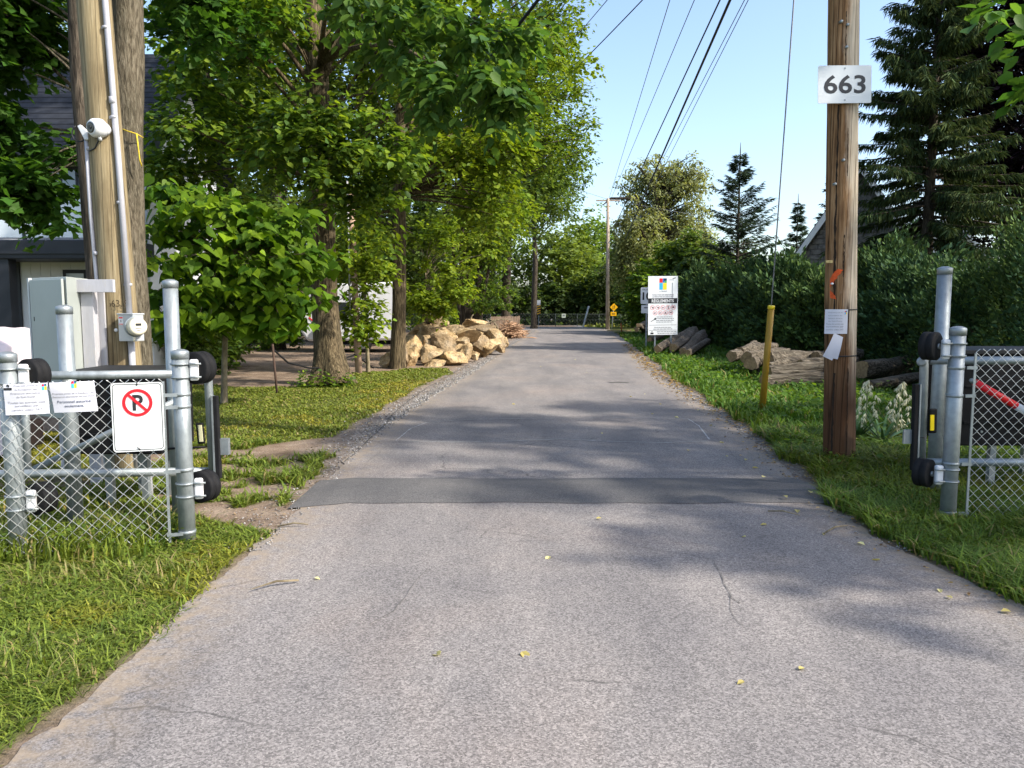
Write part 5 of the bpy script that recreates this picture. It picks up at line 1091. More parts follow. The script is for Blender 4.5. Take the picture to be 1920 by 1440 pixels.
Ym = 68.5; x = (1010 - 960) / F_PX * Ym; t_ = thing('hazard_marker', 'black and yellow striped hazard marker under a white plate by the far fence', 'sign', (x, Ym, 0))
P_ = Panel(t_, at(1010, 577, Ym), (1, 0, 0)); w_, h_ = 7/F_PX*Ym, 28/F_PX*Ym
P_.plate('plate', w_, h_ * .33, 0, .02, WHITEP, y=h_*.34); P_.plate('stripe_board', w_, h_ * .64, 0, .02, INK, y=-h_*.165)
for k in range(4): y0 = -h_*.46 + k*h_*.16; P_.poly('stripe', [(-w_/2, y0), (w_/2, y0 + h_*.09), (w_/2, y0 + h_*.165), (-w_/2, y0 + h_*.075)], AMBER, .004)
MB().box((x - .03, Ym + .03, -.1), (x + .03, Ym + .09, at(1010, 570, Ym).z)).build('post', GALV_OLD, t_)
# far chain-link fence
Yf = 71.0; ff = thing('far_fence', 'long dark chain-link fence with thin rails closing the road bend', 'fence', (0, Yf, 0))
zt_ = at(1060, 589, Yf).z; DARKG = plain('dark_green_vinyl', (.035, .05, .045), .5, .1, .2, 4)
for k in range(16):
    x = -14 + k * 2.0; MB().tube([(x, Yf, -.1), (x, Yf, zt_ + .04)], .032, 8).build('post', DARKG, ff)
for z in (zt_, zt_ * .52, .08): MB().tube([(-14, Yf, z), (16, Yf, z)], .018, 6).build('rail', DARKG, ff)
def QF(s, d, z): return Vector((s, Yf - .03 - d, z))
o = chain_link(QF, -14, 16, .06, zt_, 0, .30, .012).build('chain_link_mesh', DARKG, ff, fix=False); o['kind'] = 'stuff'
c = at(1057, 592, Yf - .1); t_ = thing('fence_notice', 'small pale notice plate fixed to the far chain-link fence', 'notice', c); Panel(t_, c, (1, 0, 0)).plate('plate', .36, .38, .02, .015, plain('faded_plate', (.45, .5, .42), .6, 0, .1, 5)); Panel(t_, c, (1, 0, 0)).rect('label_print', 0, 0.02, .2, .16, INKG, .003)
# white guard of the far guy wire
g0, g1 = at(1093, 612, 66), at(1104, 574, 66); t_ = thing('far_guy_guard', 'leaning white guy guard standing before the far fence', 'guy guard', g0); MB().tube([g0 - Vector((0, 0, .15)), g1], .075, 10).build('pipe', WHITEP, t_)
# orange stake and pale plank by the road bend
t_ = thing('survey_stake', 'thin orange stake beside a pale plank near the road bend', 'stake', gr(1166, 623)); q = gr(1166, 623); MB().tube([q - Vector((0, 0, .1)), at(1164, 606, q.y)], .05, 6).build('stick', plain('orange_stake', (.5, .16, .05), .8, 0, .2, 9), t_)
q = gr(1162, 621); MB().box((q.x - .9, q.y - .1, 0.0), (q.x + .8, q.y + .1, .09)).build('plank', plain('pale_board', (.55, .42, .25), .8, 0, .2, 9), None, None); pk = bpy.data.objects['plank']; tag(pk, 'pale plank lying on the ground near the orange stake', 'plank')

# ------------------------------------------------------------------ wires overhead and the far pole
Yp = 60.0; xp = (1139 - 960) / F_PX * Yp; fp = thing('far_utility_pole', 'pale slender utility pole standing before the willow', 'utility pole', (xp, Yp, 0))
MB().tube([(xp, Yp, -.2), at(1140, 372, Yp)], [.16, .11], 12).build('shaft', POLE_FAR, fp)
tf = at(1140, 376, Yp); MB().box(tf - Vector((.9, .05, .05)), tf + Vector((.9, .05, .05))).build('crossarm', POLE_FAR, fp)
def wire(label, a, b_, r_, sag, mat=CABLE, group=None):
    a, b_ = Vector(a), Vector(b_); pts = []
    for i in range(33):
        s = i / 32; p = a.lerp(b_, s); p.z -= sag * 4 * s * (1 - s); pts.append(p)
    o = MB().tube(pts, r_, 5, cap=False).build('overhead_wire', mat, None, a, fix=False); return tag(o, label, 'wire', group)
def wire_px(label, p0, p1, r_, sag, mat, Y0, Y1, group=None):
    """a wire through two sight lines at the depths where it hangs"""
    return wire(label, at(*p0, Y0), at(*p1, Y1), r_, sag, mat, group)
wg = 'thin wires strung between the two utility poles'
def span(label, u_at_top, uv_low, Ytop, Ylow, r_, mat, group=None, ext=1.0):
    a = at(u_at_top, 0, Ytop); b_ = at(*uv_low, Ylow); d = b_ - a
    A_ = a - d * (0.34 * ext); return wire(label, A_, b_, r_, 0.0, mat, group)
span('heavy black bundled cable descending from above to the far pole', 1369, (1172, 450), 19, 58, .036, CABLE)
span('black cable running just alongside the heavy bundled cable', 1350, (1150, 430), 19, 58, .021, CABLE)
for u, lo in ((1396, (1190, 400)), (1403, (1199, 405)), (1256, (1142, 372)), (1302, (1146, 372))):
    span('thin grey line strung high between the two utility poles', u, lo, 20, 59.5, .012, STEELC, wg)
wire_px('thin black service line slanting into the treetops left of the sky gap', (1290, -90), (940, 262), .014, 0.1, CABLE, 17, 30)
wire_px('faint line high above the service wire at the edge of the treetops', (1200, -75), (1040, 112), .011, 0.05, STEELC, 17, 26)
wire_px('thick black drop cable crossing the linden bough', (1060, -70), (905, 122), .022, 0.05, CABLE, 9, 10.4)
wire_px('hair-thin line running level from the treetops to the far pole', (1020, 335), (1140, 374), .014, 0.0, STEELC, 60, 60)
wire_px('hair-thin line running from the far pole into the willow', (1140, 374), (1330, 408), .014, 0.0, STEELC, 60, 60)

# ------------------------------------------------------------------ logs and yuccas on the right verge
CUT = plain('pale_cut_wood', (.30, .20, .11), .85, 0, .35, 18, .2, .2)
def log(label, a, b_, r0, r1, group='logs stacked before the hedge', seed=0, nm='log'):
    a, b_ = Vector(a), Vector(b_); t_ = thing(nm, label, 'log', (a + b_) / 2 - Vector((0, 0, r0)), group)
    rn = random.Random(seed); n = 16; k = 9; d = b_ - a; sd, up = frame_of(d); ph = [rn.uniform(0, 6.28) for _ in range(4)]
    vs = []; fs = []
    for i in range(k + 1):
        s = i / k; p = a.lerp(b_, s) + sd * .04 * math.sin(s * 5 + ph[0]) * r0 / .2
        for j in range(n):
            an = 2 * math.pi * j / n; q = (r0 * (1 - s) + r1 * s) * (1 + .10 * math.sin(3 * an + ph[1] + s * 2) + .08 * math.sin(5 * an + ph[2] - s * 6) + rn.uniform(-.06, .06)); vs.append(p + (sd * math.cos(an) + up * math.sin(an)) * q)
    for i in range(k):
        for j in range(n): fs.append((i*n+j, i*n+(j+1) % n, (i+1)*n+(j+1) % n, (i+1)*n+j))
    b = MB(); b.add(vs, fs, True); b.build('bark', LOGB, t_)
    for base, out in ((0, -d), (k * n, d)):
        pts = [Vector(vs[base + j]) * .97 + (a if base == 0 else b_) * .03 + out.normalized() * .006 for j in range(n)]
        b = MB(); b.add(pts, [tuple(range(n))]); b.build('cut_end', CUT, t_)
    return t_
def lg(label, u0, v0, Y0, u1, v1, Y1, px0, px1, seed, **k): return log(label, at(u0, v0, Y0), at(u1, v1, Y1), px0 / 2 / F_PX * Y0, px1 / 2 / F_PX * Y1, seed=seed, **k)
LP_ = 'grey weathered log in the pile between guy guard and brown pole'
lg('thick grey log with pale cut end emerging beside the brown pole', 1612, 692, 16.4, 1712, 684, 17.4, 34, 36, 1)
lg('long low log lying in grass under the thick log beside the pole', 1628, 724, 15.4, 1730, 706, 16.2, 22, 20, 2)
for k, (u0, v0, Y0, u1, v1, Y1, p0, p1) in enumerate([(1442, 698, 16.6, 1560, 690, 16.8, 24, 30), (1428, 715, 15.6, 1575, 708, 15.8, 22, 26), (1440, 688, 17.0, 1500, 676, 17.8, 16, 22), (1398, 672, 18.0, 1470, 664, 19.0, 26, 28), (1385, 662, 19.0, 1450, 652, 20.0, 22, 24), (1372, 668, 18.6, 1420, 650, 20.5, 20, 22), (1440, 672, 17.8, 1530, 672, 18.4, 26, 30), (1500, 684, 16.9, 1600, 676, 17.2, 22, 26), (1405, 682, 17.4, 1425, 676, 18.6, 24, 22), (1530, 672, 18, 1610, 664, 18.6, 26, 24)]):
    lg(LP_, u0, v0, Y0, u1, v1, Y1, p0, p1, 10 + k)
LB_ = 'long grey split log slanting on the heap behind the rules board'
for k, (u0, v0, Y0, u1, v1, Y1, p0, p1) in enumerate([(1233, 655, 25.5, 1292, 622, 30, 14, 16), (1262, 652, 25.6, 1303, 622, 30, 16, 20), (1280, 660, 25.2, 1318, 628, 29, 16, 20), (1290, 662, 24.8, 1325, 640, 28, 12, 14), (1218, 636, 31, 1240, 630, 33, 10, 10)]):
    lg(LB_, u0, v0, Y0, u1, v1, Y1, p0, p1, 30 + k, group='logs heaped behind the rules board')
for k, (u0, v0, u1, v1) in enumerate([(1193, 618, 1208, 606), (1196, 610, 1210, 618)]): lg('dark stump piece lying beyond the speed-limit plates', u0, v0, 38, u1, v1, 40, 8, 9, 40 + k, group='stump pieces beyond the speed plates')
for u, v in ((1408, 700), (1422, 704)): q = gr(u, v); t_ = thing('wooden_stake', 'short dark stake in front of the log pile beside the guy guard', 'stake', q, 'stakes holding the log pile'); MB().tube([q - Vector((0, 0, .1)), at(u - 1, v - 34, q.y)], .04, 7, lump=.2).build('stick', BARK_D, t_)
lg('thin dark log lying on the soil between brown pole and gate', 1600, 824, 9.0, 1704, 836, 8.7, 12, 14, 50, group=None)
YFL = plain('creamy_yucca_petal', (.66, .62, .42), .6, 0, .12, 20, .1, .2)
def yucca(label, u, v0, v1, Y, seed, lean):
    rn = random.Random(seed); base = Vector(((u - 960 + lean) / F_PX * Y, Y, 0)); t_ = thing('yucca', label, 'plant', base)
    top = at(u, v0, Y); low = at(u + lean * .4, v1, Y)
    MB().tube([base, low, top], [.014, .012, .005], 7).build('stem', plain('yucca_stem', (.16, .19, .07), .6, 0, .2, 9), t_)
    b = MB()
    for k in range(34):
        a = rn.uniform(0, 6.28); L = rn.uniform(.3, .6); d = Vector((math.cos(a), math.sin(a), 0)); sd = Vector((-d.y, d.x, 0)); el = rn.uniform(.3, 1.2); pts = [base + d * L * s * math.cos(el) + Vector((0, 0, L * s * math.sin(el) - .22 * L * s * s)) for s in (0, .35, .7, 1)]
        w4 = [.012, .018, .012, .001]; vs = []
        for p, w_ in zip(pts, w4): vs += [p - sd * w_, p + sd * w_]
        b.add(vs, [(0, 1, 3, 2), (2, 3, 5, 4), (4, 5, 7, 6)])
    o = b.build('rosette', plain('yucca_leaf', (.08, .16, .045), .5, 0, .25, 12), t_, fix=False); o['kind'] = 'stuff'
    fb = MB()
    for k in range(5):
        a = k * 1.2566
        fb.add([(0, 0, 0), (.010 * math.cos(a - .6), .010 * math.sin(a - .6), -.012), (.017 * math.cos(a), .017 * math.sin(a), -.034), (.010 * math.cos(a + .6), .010 * math.sin(a + .6), -.012)], [(0, 1, 2, 3)])
    fm = fb.mesh('bell_flower'); fm.materials.append(YFL)
    for k in range(52):
        s = (k + rn.random()) / 52; p = low.lerp(top, s); a = rn.uniform(0, 6.28); q = (.115 * math.sin(math.pi * min(1, s * .8 + .18)) + .01) * rn.uniform(.5, 1.15)
        o = bpy.data.objects.new('flower', fm); COL.objects.link(o); o.parent = t_; o.location = p + Vector((math.cos(a) * q, math.sin(a) * q, .01)) - base; o.rotation_euler = (rn.uniform(-.5, .5), rn.uniform(-.5, .5), a); o.scale = (1.5, 1.5, rn.uniform(1.5, 2.3))
yucca('cream-flowered yucca spike nodding right beside the brown pole', 1628, 712, 800, 9.1, 1, -14); yucca('cream-flowered yucca spike leaning towards the gate reflector', 1693, 716, 800, 8.9, 2, -30)

# ------------------------------------------------------------------ boulder pile, brush heap, slat fence
def rock_mat():
    m, t, out = nodes('ochre_limestone'); vec = coords(t); n1 = noise(t, vec, 2.2, 6, .6); n2 = noise(t, vec, 14, 6, .65); oi = t.nodes.new('ShaderNodeObjectInfo')
    c = ramp(t, n1, [(.28, (.17, .12, .07)), (.42, (.34, .25, .14)), (.55, (.44, .335, .20)), (.72, (.54, .46, .33))]); c = mixc(t, .8, c, ramp(t, n2, [(.35, (.62, .6, .58)), (.6, (1.1, 1.1, 1.1))]), 'MULTIPLY')
    c = mixc(t, 1.0, c, ramp(t, oi.outputs['Random'], [(0, (.62, .60, .60)), (.45, (.95, .92, .88)), (1, (1.12, 1.04, .9))]), 'MULTIPLY')
    n4 = noise(t, vec, 5.5, 6, .7); c = mixc(t, ramp(t, n4, [(.56, (0, 0, 0)), (.66, (.7, .7, .7))]), c, (.13, .115, .085))
    principled(t, out, c, .9, 0, .2, n2, .8, .06); return m
ROCK = rock_mat()
from mathutils import noise as mnoise
def boulder(label, c, sx, sy, sz, seed, group):
    rn = random.Random(seed); bm = bmesh.new(); bmesh.ops.create_icosphere(bm, subdivisions=4, radius=1.0)
    pl = [(Vector((rn.gauss(0, 1), rn.gauss(0, 1), rn.gauss(0, .8))).normalized(), rn.uniform(.42, .74)) for _ in range(13)]
    ph = [rn.uniform(0, 6.28) for _ in range(6)]
    for v in bm.verts:
        p = v.co.copy()
        for n_, d_ in pl:
            k = p.dot(n_) - d_
            if k > 0: p -= n_ * k * .97
        p *= 1 + .035 * math.sin(5 * p.x + ph[0]) * math.sin(6 * p.y + ph[1]) + .03 * math.sin(11 * p.z + ph[2] + 5 * p.x) + .10 * mnoise.fractal(p * 1.6 + Vector((seed, 0, 0)), 1.0, 2.0, 5) + .05 * mnoise.fractal(p * 6 + Vector((0, seed, 0)), 1.0, 2.0, 3)
        v.co = Vector((p.x * sx, p.y * sy, p.z * sz)) * 1.45
    rot = Matrix.Rotation(rn.uniform(0, 6.28), 4, 'Z') @ Matrix.Rotation(rn.uniform(-.35, .35), 4, 'X') @ Matrix.Rotation(rn.uniform(-.35, .35), 4, 'Y')
    bmesh.ops.transform(bm, matrix=rot, verts=bm.verts)
    me = bpy.data.meshes.new('boulder'); bm.to_mesh(me); bm.free(); me.materials.append(ROCK)
    me.polygons.foreach_set('use_smooth', [rn.random() < .0 for _ in me.polygons]); o = bpy.data.objects.new('boulder', me); COL.objects.link(o); o.location = c; return tag(o, label, 'boulder', group)
# u, v centre, px width, px height, depth
rocks = [(733, 677, 34, 22, 20.6), (752, 668, 26, 34, 20.9), (773, 668, 26, 36, 21.2), (772, 652, 34, 32, 22.2), (804, 668, 38, 30, 21.6), (798, 650, 30, 26, 22.6), (835, 650, 44, 34, 22.4), (846, 673, 40, 24, 21.4), (815, 684, 36, 14, 21.0), (866, 660, 30, 34, 22.6), (872, 664, 26, 26, 22.4), (826, 632, 44, 26, 24.2), (792, 625, 46, 28, 24.5), (850, 622, 44, 24, 25.2), (872, 630, 50, 28, 24.8), (895, 640, 40, 30, 25.0), (910, 650, 50, 30, 25.2), (928, 636, 40, 24, 27.0), (905, 622, 44, 20, 27.6), (932, 648, 34, 20, 26.4), (888, 616, 60, 18, 29.0), (820, 612, 50, 16, 27.5), (890, 668, 22, 14, 22.8), (944, 640, 22, 16, 28.5), (776, 640, 26, 22, 23.6), (866, 642, 24, 20, 23.6), (842, 638, 30, 18, 23.4)]
for k, (u, v, w_, h_, Y) in enumerate(rocks):
    boulder('ochre limestone boulder in the roadside heap at the foot of the slim tree', at(u, v, Y), w_ / 2 / F_PX * Y * 1.12, w_ / 2 / F_PX * Y * 1.0, h_ / 2 / F_PX * Y * 1.14, 300 + k, 'boulders heaped beside the road')
for k in range(9): # inner fill of the heap
    s = k / 11; boulder('ochre limestone boulder in the roadside heap at the foot of the slim tree', (-2.95 + 1.9 * s + rnd.uniform(-.3, .3), 23.6 + 5.2 * s, .35 + .1 * math.sin(k * 2)), .55, .55, .42, 340 + k, 'boulders heaped beside the road')
q = gr(957, 634); br_ = thing('brush_heap', 'heap of cut reddish-brown branches beside the wooden slat fence', 'brush heap', q); b = MB(); rn = random.Random(4)
for k in range(240):
    c = q + Vector((rn.gauss(0, .36), rn.gauss(.6, .7), 0)); hgt = max(.05, .85 - .8 * abs(c.x - q.x)); c.z = rn.uniform(0.02, hgt); d = Vector((rn.uniform(-1, 1), rn.uniform(-1, 1), rn.uniform(-.35, .5))).normalized() * rn.uniform(.2, .6)
    b.tube([c - d, c + Vector((0, 0, .04)), c + d], [.02, .035, .012], 4, cap=False)
o = b.build('sticks', plain('reddish_cut_branch', (.36, .22, .13), .85, 0, .35, 9), br_, fix=False); o['kind'] = 'stuff'
for e0, e1 in (((905, 612), (960, 600)), ((870, 606), (925, 618)), ((880, 612), (888, 590)), ((934, 618), (915, 598))):
    t_ = thing('dead_branch', 'bare dead branch sticking out over the boulder heap', 'branch', at(*e0, 28.5), 'dead branches on the boulder heap'); MB().tube(curve_pts(at(*e0, 28.5), at(*e1, 28.5), (0, 0, .12), 5), [.04, .035, .03, .025, .02, .012], 5).build('stick', BARK_S, t_)
SLATM = plain('weathered_pink_slat', (.36, .26, .19), .85, 0, .2, 7, .2, .2, (1, 1, .1)); Yw = 52.0; x0 = (921 - 960) / F_PX * Yw; x1 = (975 - 960) / F_PX * Yw
sf = thing('slat_fence', 'low weathered wooden slat fence beside the brush heap at the bend', 'fence', ((x0 + x1) / 2, Yw, 0)); zt_ = at(950, 593, Yw).z; n = 17
for k in range(n):
    xa = x0 + (x1 - x0) * k / n; wd = (x1 - x0) / n * .82; MB().box((xa, Yw, -.05), (xa + wd, Yw + .025, zt_ + .03 * rnd.uniform(-1, 1))).build('slat', SLATM, sf)
for z in (.3, zt_ - .2): MB().box((x0, Yw + .028, z), (x1, Yw + .07, z + .08)).build('rail', SLATM, sf)

# ------------------------------------------------------------------ post, stake, hose and camper in the yard
Yq = 18.6; q = Vector(((672 - 960) / F_PX * Yq, Yq, 0)); t_ = thing('conduit_post', 'thin pinkish wooden post with white conduit standing right behind the linden', 'post', q)
MB().tube([q - Vector((0, 0, .1)), at(666, 560, Yq), at(658, 350, Yq)], [.085, .08, .07], 12, lump=.03).build('shaft', plain('pinkish_post_wood', (.40, .27, .20), .85, 0, .2, 8, .3, .2, (1, 1, .1)), t_)
MB().tube([at(657, 590, Yq - .08), at(651, 340, Yq - .08)], .022, 8).build('conduit', PVC, t_)
q = gr(520, 738); t_ = thing('metal_stake', 'thin rusty metal stake standing in the lawn between catalpa and linden', 'stake', q); MB().tube([q - Vector((0, 0, .1)), at(511, 645, q.y)], .022, 6).build('rod', plain('rusty_rod', (.07, .042, .03), .85, 0, .3, 12), t_)
b = MB(); b.tube([at(512, 655, q.y), at(540, 680, q.y + .4), at(580, 690, 15), at(600, 690, 15.6), at(665, 665, 18.4), at(700, 690, 19.6)], .018, 6); o = b.build('garden_hose', RUBBER, None, at(512, 655, q.y)); tag(o, 'dark hose strung from the rusty stake round the linden trunk', 'hose')
Yr = 27.5; x0, x1 = at(562, 600, Yr).x, at(742, 600, Yr).x; zt_ = at(600, 552, Yr).z; cp = thing('camper_trailer', 'white camper trailer with rounded nose parked behind the linden trunk', 'trailer', ((x0 + x1) / 2, Yr, 0))
prof = [(x0 + .25, .42), (x0 + .02, .75), (x0, 1.25), (x0 + .18, 1.85), (x0 + .6, zt_ + .35), (x1, zt_ + .45), (x1, .45)]
MB().prism([(x, Yr, z) for x, z in prof], (0, 2.3, 0)).build('body', plain('camper_white', (.72, .73, .75), .4, 0, .04, 3), cp, bevel=.08)
MB().box((x0 + 1.0, Yr - .02, 1.25), (x0 + 1.7, Yr - .004, 1.8)).build('window', plain('dark_window', (.02, .025, .03), .1, 0, .1, 3), cp, bevel=.004)
MB().box((x0 + .06, Yr - .014, 1.0), (x1 - .05, Yr - .004, 1.06)).build('trim_line', GALV, cp)
P_ = Panel(cp, (x0 + .55, Yr - .012, 1.05), (1, 0, 0)); P_.slash('red_swoosh', (-.22, .22), (.05, -.02), .05, RED, .004); P_.slash('red_swoosh', (.05, -.02), (.22, -.08), .07, RED, .004)
MB().box((x0 + .62, Yr - .16, .42), (x0 + .92, Yr - .02, .98)).build('gas_bottle_cover', plain('pale_blue_cover', (.48, .55, .58), .5, 0, .05, 5), cp, bevel=.04)
for xx in (x0 + 2.2, ):
    wl = MB().lathe((xx, Yr - .02, .33), (0, 1, 0), [(0, .2), (.02, .32), (.2, .33), (.22, .2)], 22).build('wheel', RUBBER, cp); MB().lathe((xx, Yr - .045, .33), (0, 1, 0), [(0, .12), (.02, .2), (.03, .2)], 18).build('rim', GALV, wl)
MB().box((x0 + .5, Yr + .3, .30), (x1, Yr + 2.0, .44)).build('chassis', BLACKP, cp)

# ------------------------------------------------------------------ houses
SIDING = plain('white_board', (.70, .72, .74), .6, 0, .04, 2, .03, .2); BLK = plain('black_trim', (.018, .02, .026), .5, 0, .15, 4)
ROOF = plain('slate_shingle', (.026, .029, .037), .85, 0, .3, 5, .3, .2); GLASS = plain('window_glass', (.30, .36, .42), .06, .0, .2, 1.2, .0, .9)
Yh = 17.0; xr = at(282, 500, Yh).x; xl = xr - 10; hs = thing('white_house', 'white board-clad house with black trim and dark shingle roof behind the pole', 'house', ((xl + xr) / 2, Yh, 0))
ze = at(100, 270, Yh - .5).z; zb1, zb0 = at(0, 452, Yh - .9).z, at(0, 487, Yh - .9).z
MB().box((xl, Yh, 0), (xr, Yh + 4, ze)).build('wall', plain('white_render', (.68, .70, .72), .7, 0, .04, 2), hs)
n = 46; bw = (xr - xl) / n
bmesh_board = MB().box((0, -.02, 0), (bw * .96, -.003, 1)).mesh('board'); bmesh_board.materials.append(SIDING)
for k in range(n - 22, n):
    for z0, z1 in ((0.0, zb0 + .1), (zb1, ze - .02)):
        o = bpy.data.objects.new('board', bmesh_board); COL.objects.link(o); o.parent = hs; o.location = Vector((xl + k * bw, Yh, z0)) - world_loc(hs); o.scale = (1, 1, z1 - z0)
MB().box((xl - .3, Yh - 1.2, zb0), (xr + .12, Yh - .03, zb1)).build('balcony_slab', BLK, hs, bevel=.02)
MB().box((xl - .32, Yh - 1.24, zb0 + .10), (xr + .14, Yh - 1.2, zb0 + .16)).build('slab_trim', BLK, hs)
for k in range(5):
    xa = xr - 2.0 * (k + 1); MB().box((xa + .03, Yh - 1.15, zb1 + .05), (xa + 1.97, Yh - 1.135, zb1 + .98)).build('glass_panel', plain('balustrade_glass', (.62, .68, .74), .08, 0, .05, 2, 0, .8), hs)  # pale pane colour stands in for the whitish sky reflected in the glass
    MB().box((xa - .03, Yh - 1.17, zb1), (xa + .03, Yh - 1.11, zb1 + 1.02)).build('balustrade_post', BLK, hs)
for xa, xb, za, zb_ in ((at(95, 0, Yh).x, at(165, 0, Yh).x, at(0, 400, Yh).z, at(0, 313, Yh).z), (at(-160, 0, Yh).x, at(20, 0, Yh).x, at(0, 440, Yh).z, at(0, 313, Yh).z), (at(92, 0, Yh).x, at(180, 0, Yh).x, .1, at(0, 506, Yh).z), (at(-260, 0, Yh).x, at(8, 0, Yh).x, .1, at(0, 490, Yh).z)):
    wn = MB().box((xa, Yh - .06, za), (xb, Yh - .022, zb_)).build('window', BLK, hs); MB().box((xa + .08, Yh - .072, za + .08), (xb - .08, Yh - .062, zb_ - .08)).build('pane', GLASS, wn)
    MB().box(((xa + xb) / 2 - .03, Yh - .085, za + .08), ((xa + xb) / 2 + .03, Yh - .073, zb_ - .08)).build('mullion', BLK, wn)
xc = at(6, 500, Yh - 1.1).x; MB().box((xc - .12, Yh - 1.15, 0), (xc + .14, Yh - .9, zb0)).build('column', BLK, hs)
rz = ze + 2.6; ov = .55
MB().add([(xl - .5, Yh - ov, ze - .1), (xr + .35, Yh - ov, ze - .1), (xr + .35, Yh + 2, rz), (xl - .5, Yh + 2, rz), (xl - .5, Yh + 4 + ov, ze - .1), (xr + .35, Yh + 4 + ov, ze - .1)], [(0, 1, 2, 3), (3, 2, 5, 4)]).build('roof', ROOF, hs, fix=False)
rf = [o for o in hs.children if o.name.startswith('roof')][0]
ns = 18; sm_ = MB()
for k in range(ns): # shingle courses with their stepped edges
    s0, s1 = k / ns, (k + 1) / ns; y0, y1 = Yh - ov + (2 + ov) * s0, Yh - ov + (2 + ov) * s1; z0, z1 = ze - .1 + (rz - ze + .1) * s0, ze - .1 + (rz - ze + .1) * s1
    m_ = MB(); m_.add([(xl - .5, y0, z0 + .035), (xr + .35, y0, z0 + .035), (xr + .35, y1, z1 + .012), (xl - .5, y1, z1 + .012), (xl - .5, y0, z0 + .004), (xr + .35, y0, z0 + .004)], [(0, 1, 2, 3), (4, 5, 1, 0)]); m_.build('shingle_course', ROOF, rf, fix=False)
MB().box((xl - .5, Yh - ov - .05, ze - .36), (xr + .36, Yh - ov + .0, ze - .06)).build('fascia', BLK, hs); MB().box((xl - .5, Yh - ov, ze - .34), (xr + .34, Yh + .02, ze - .30)).build('soffit', BLK, hs)
MB().prism([(xr + .30, Yh - ov, ze - .5), (xr + .30, Yh - ov, ze - .04), (xr + .30, Yh + 2, rz + .06), (xr + .30, Yh + 2, rz - .4)], (.1, 0, 0)).build('bargeboard', BLK, hs)
MB().prism([(xr - .01, Yh, ze - .02), (xr - .01, Yh + 4, ze - .02), (xr - .01, Yh + 2, rz - .1)], (-.1, 0, 0)).build('gable', SIDING, hs)
# stone house behind the hedge
STONE = plain('grey_fieldstone', (.16, .15, .145), .9, 0, .45, 6, .6, .2)
def gable_house(name, label, xl, xr, Yh, ze, za, depth, wall, trim, roof, tw=.32, stones=False):
    t_ = thing(name, label, 'house', ((xl + xr) / 2, Yh, 0)); xm = (xl + xr) / 2
    MB().prism([(xl, Yh, 0), (xr, Yh, 0), (xr, Yh, ze), (xm, Yh, za), (xl, Yh, ze)], (0, depth, 0)).build('wall', wall, t_)
    o_ = .45; sl_ = (za - ze) / (xm - xl)
    for sg_, xe in ((-1, xl), (1, xr)):
        x_e = xe + sg_ * o_; z_e = ze - sl_ * o_
        MB().prism([(x_e, Yh - .4, z_e + .12), (xm, Yh - .4, za + .12), (xm, Yh - .4, za + .30), (x_e, Yh - .4, z_e + .30)], (0, depth + .8, 0)).build('roof_slope', roof, t_)
        MB().prism([(x_e, Yh - .44, z_e - tw + .2), (xm, Yh - .44, za - tw + .2), (xm, Yh - .44, za + .24), (x_e, Yh - .44, z_e + .24)], (0, .04, 0)).build('bargeboard', trim, t_)
        MB().prism([(x_e, Yh - .43, z_e - tw + .2), (xe + .002, Yh - .43, z_e - tw + .2), (xe + .002, Yh - .43, ze - .05)], (0, .4, 0)).build('eave_return', trim, t_)
    wn = MB().box((xl + .55, Yh - .05, 1.2), (xl + 1.35, Yh - .01, 2.6)).build('window', trim, t_); MB().box((xl + .63, Yh - .06, 1.28), (xl + 1.27, Yh - .051, 2.52)).build('pane', GLASS, wn)
    if stones:
        rn = random.Random(9); z = .1
        while z < za - .3:
            hh = rn.uniform(.16, .26); half = (xr - xl) / 2 if z < ze else (za - z) / sl_ - .2; x = xm - half + .05
            while x < min(xm + half - .3, xl + 3.4):
                ww = rn.uniform(.25, .55); MB().box((x, Yh - .03 - rn.uniform(0, .03), z), (x + ww - .02, Yh - .001, z + hh - .02)).build('stone', STONE, t_, bevel=.012); x += ww
            z += hh
    return t_
gable_house('stone_house', 'grey stone house gable with broad white bargeboards rising above the hedge', at(1488, 500, 35).x, at(1722, 500, 35).x, 35, at(1500, 500, 35).z, at(1606, 318, 35).z, 6, STONE, plain('white_trim', (.74, .75, .76), .5, 0, .04, 4), plain('dark_roof', (.07, .068, .07), .85, 0, .2, 4), .36, True).rotation_euler = (0, 0, R(-23))
gable_house('white_annex', 'white-walled house gable glimpsed between spruce trunk and copper maple', at(1700, 500, 40).x, at(1850, 500, 40).x, 40, at(1700, 500, 40).z, at(1775, 405, 40).z, 6, SIDING, WHITEP, plain('dark_roof', (.07, .068, .07), .85), .3).rotation_euler = (0, 0, R(-29))

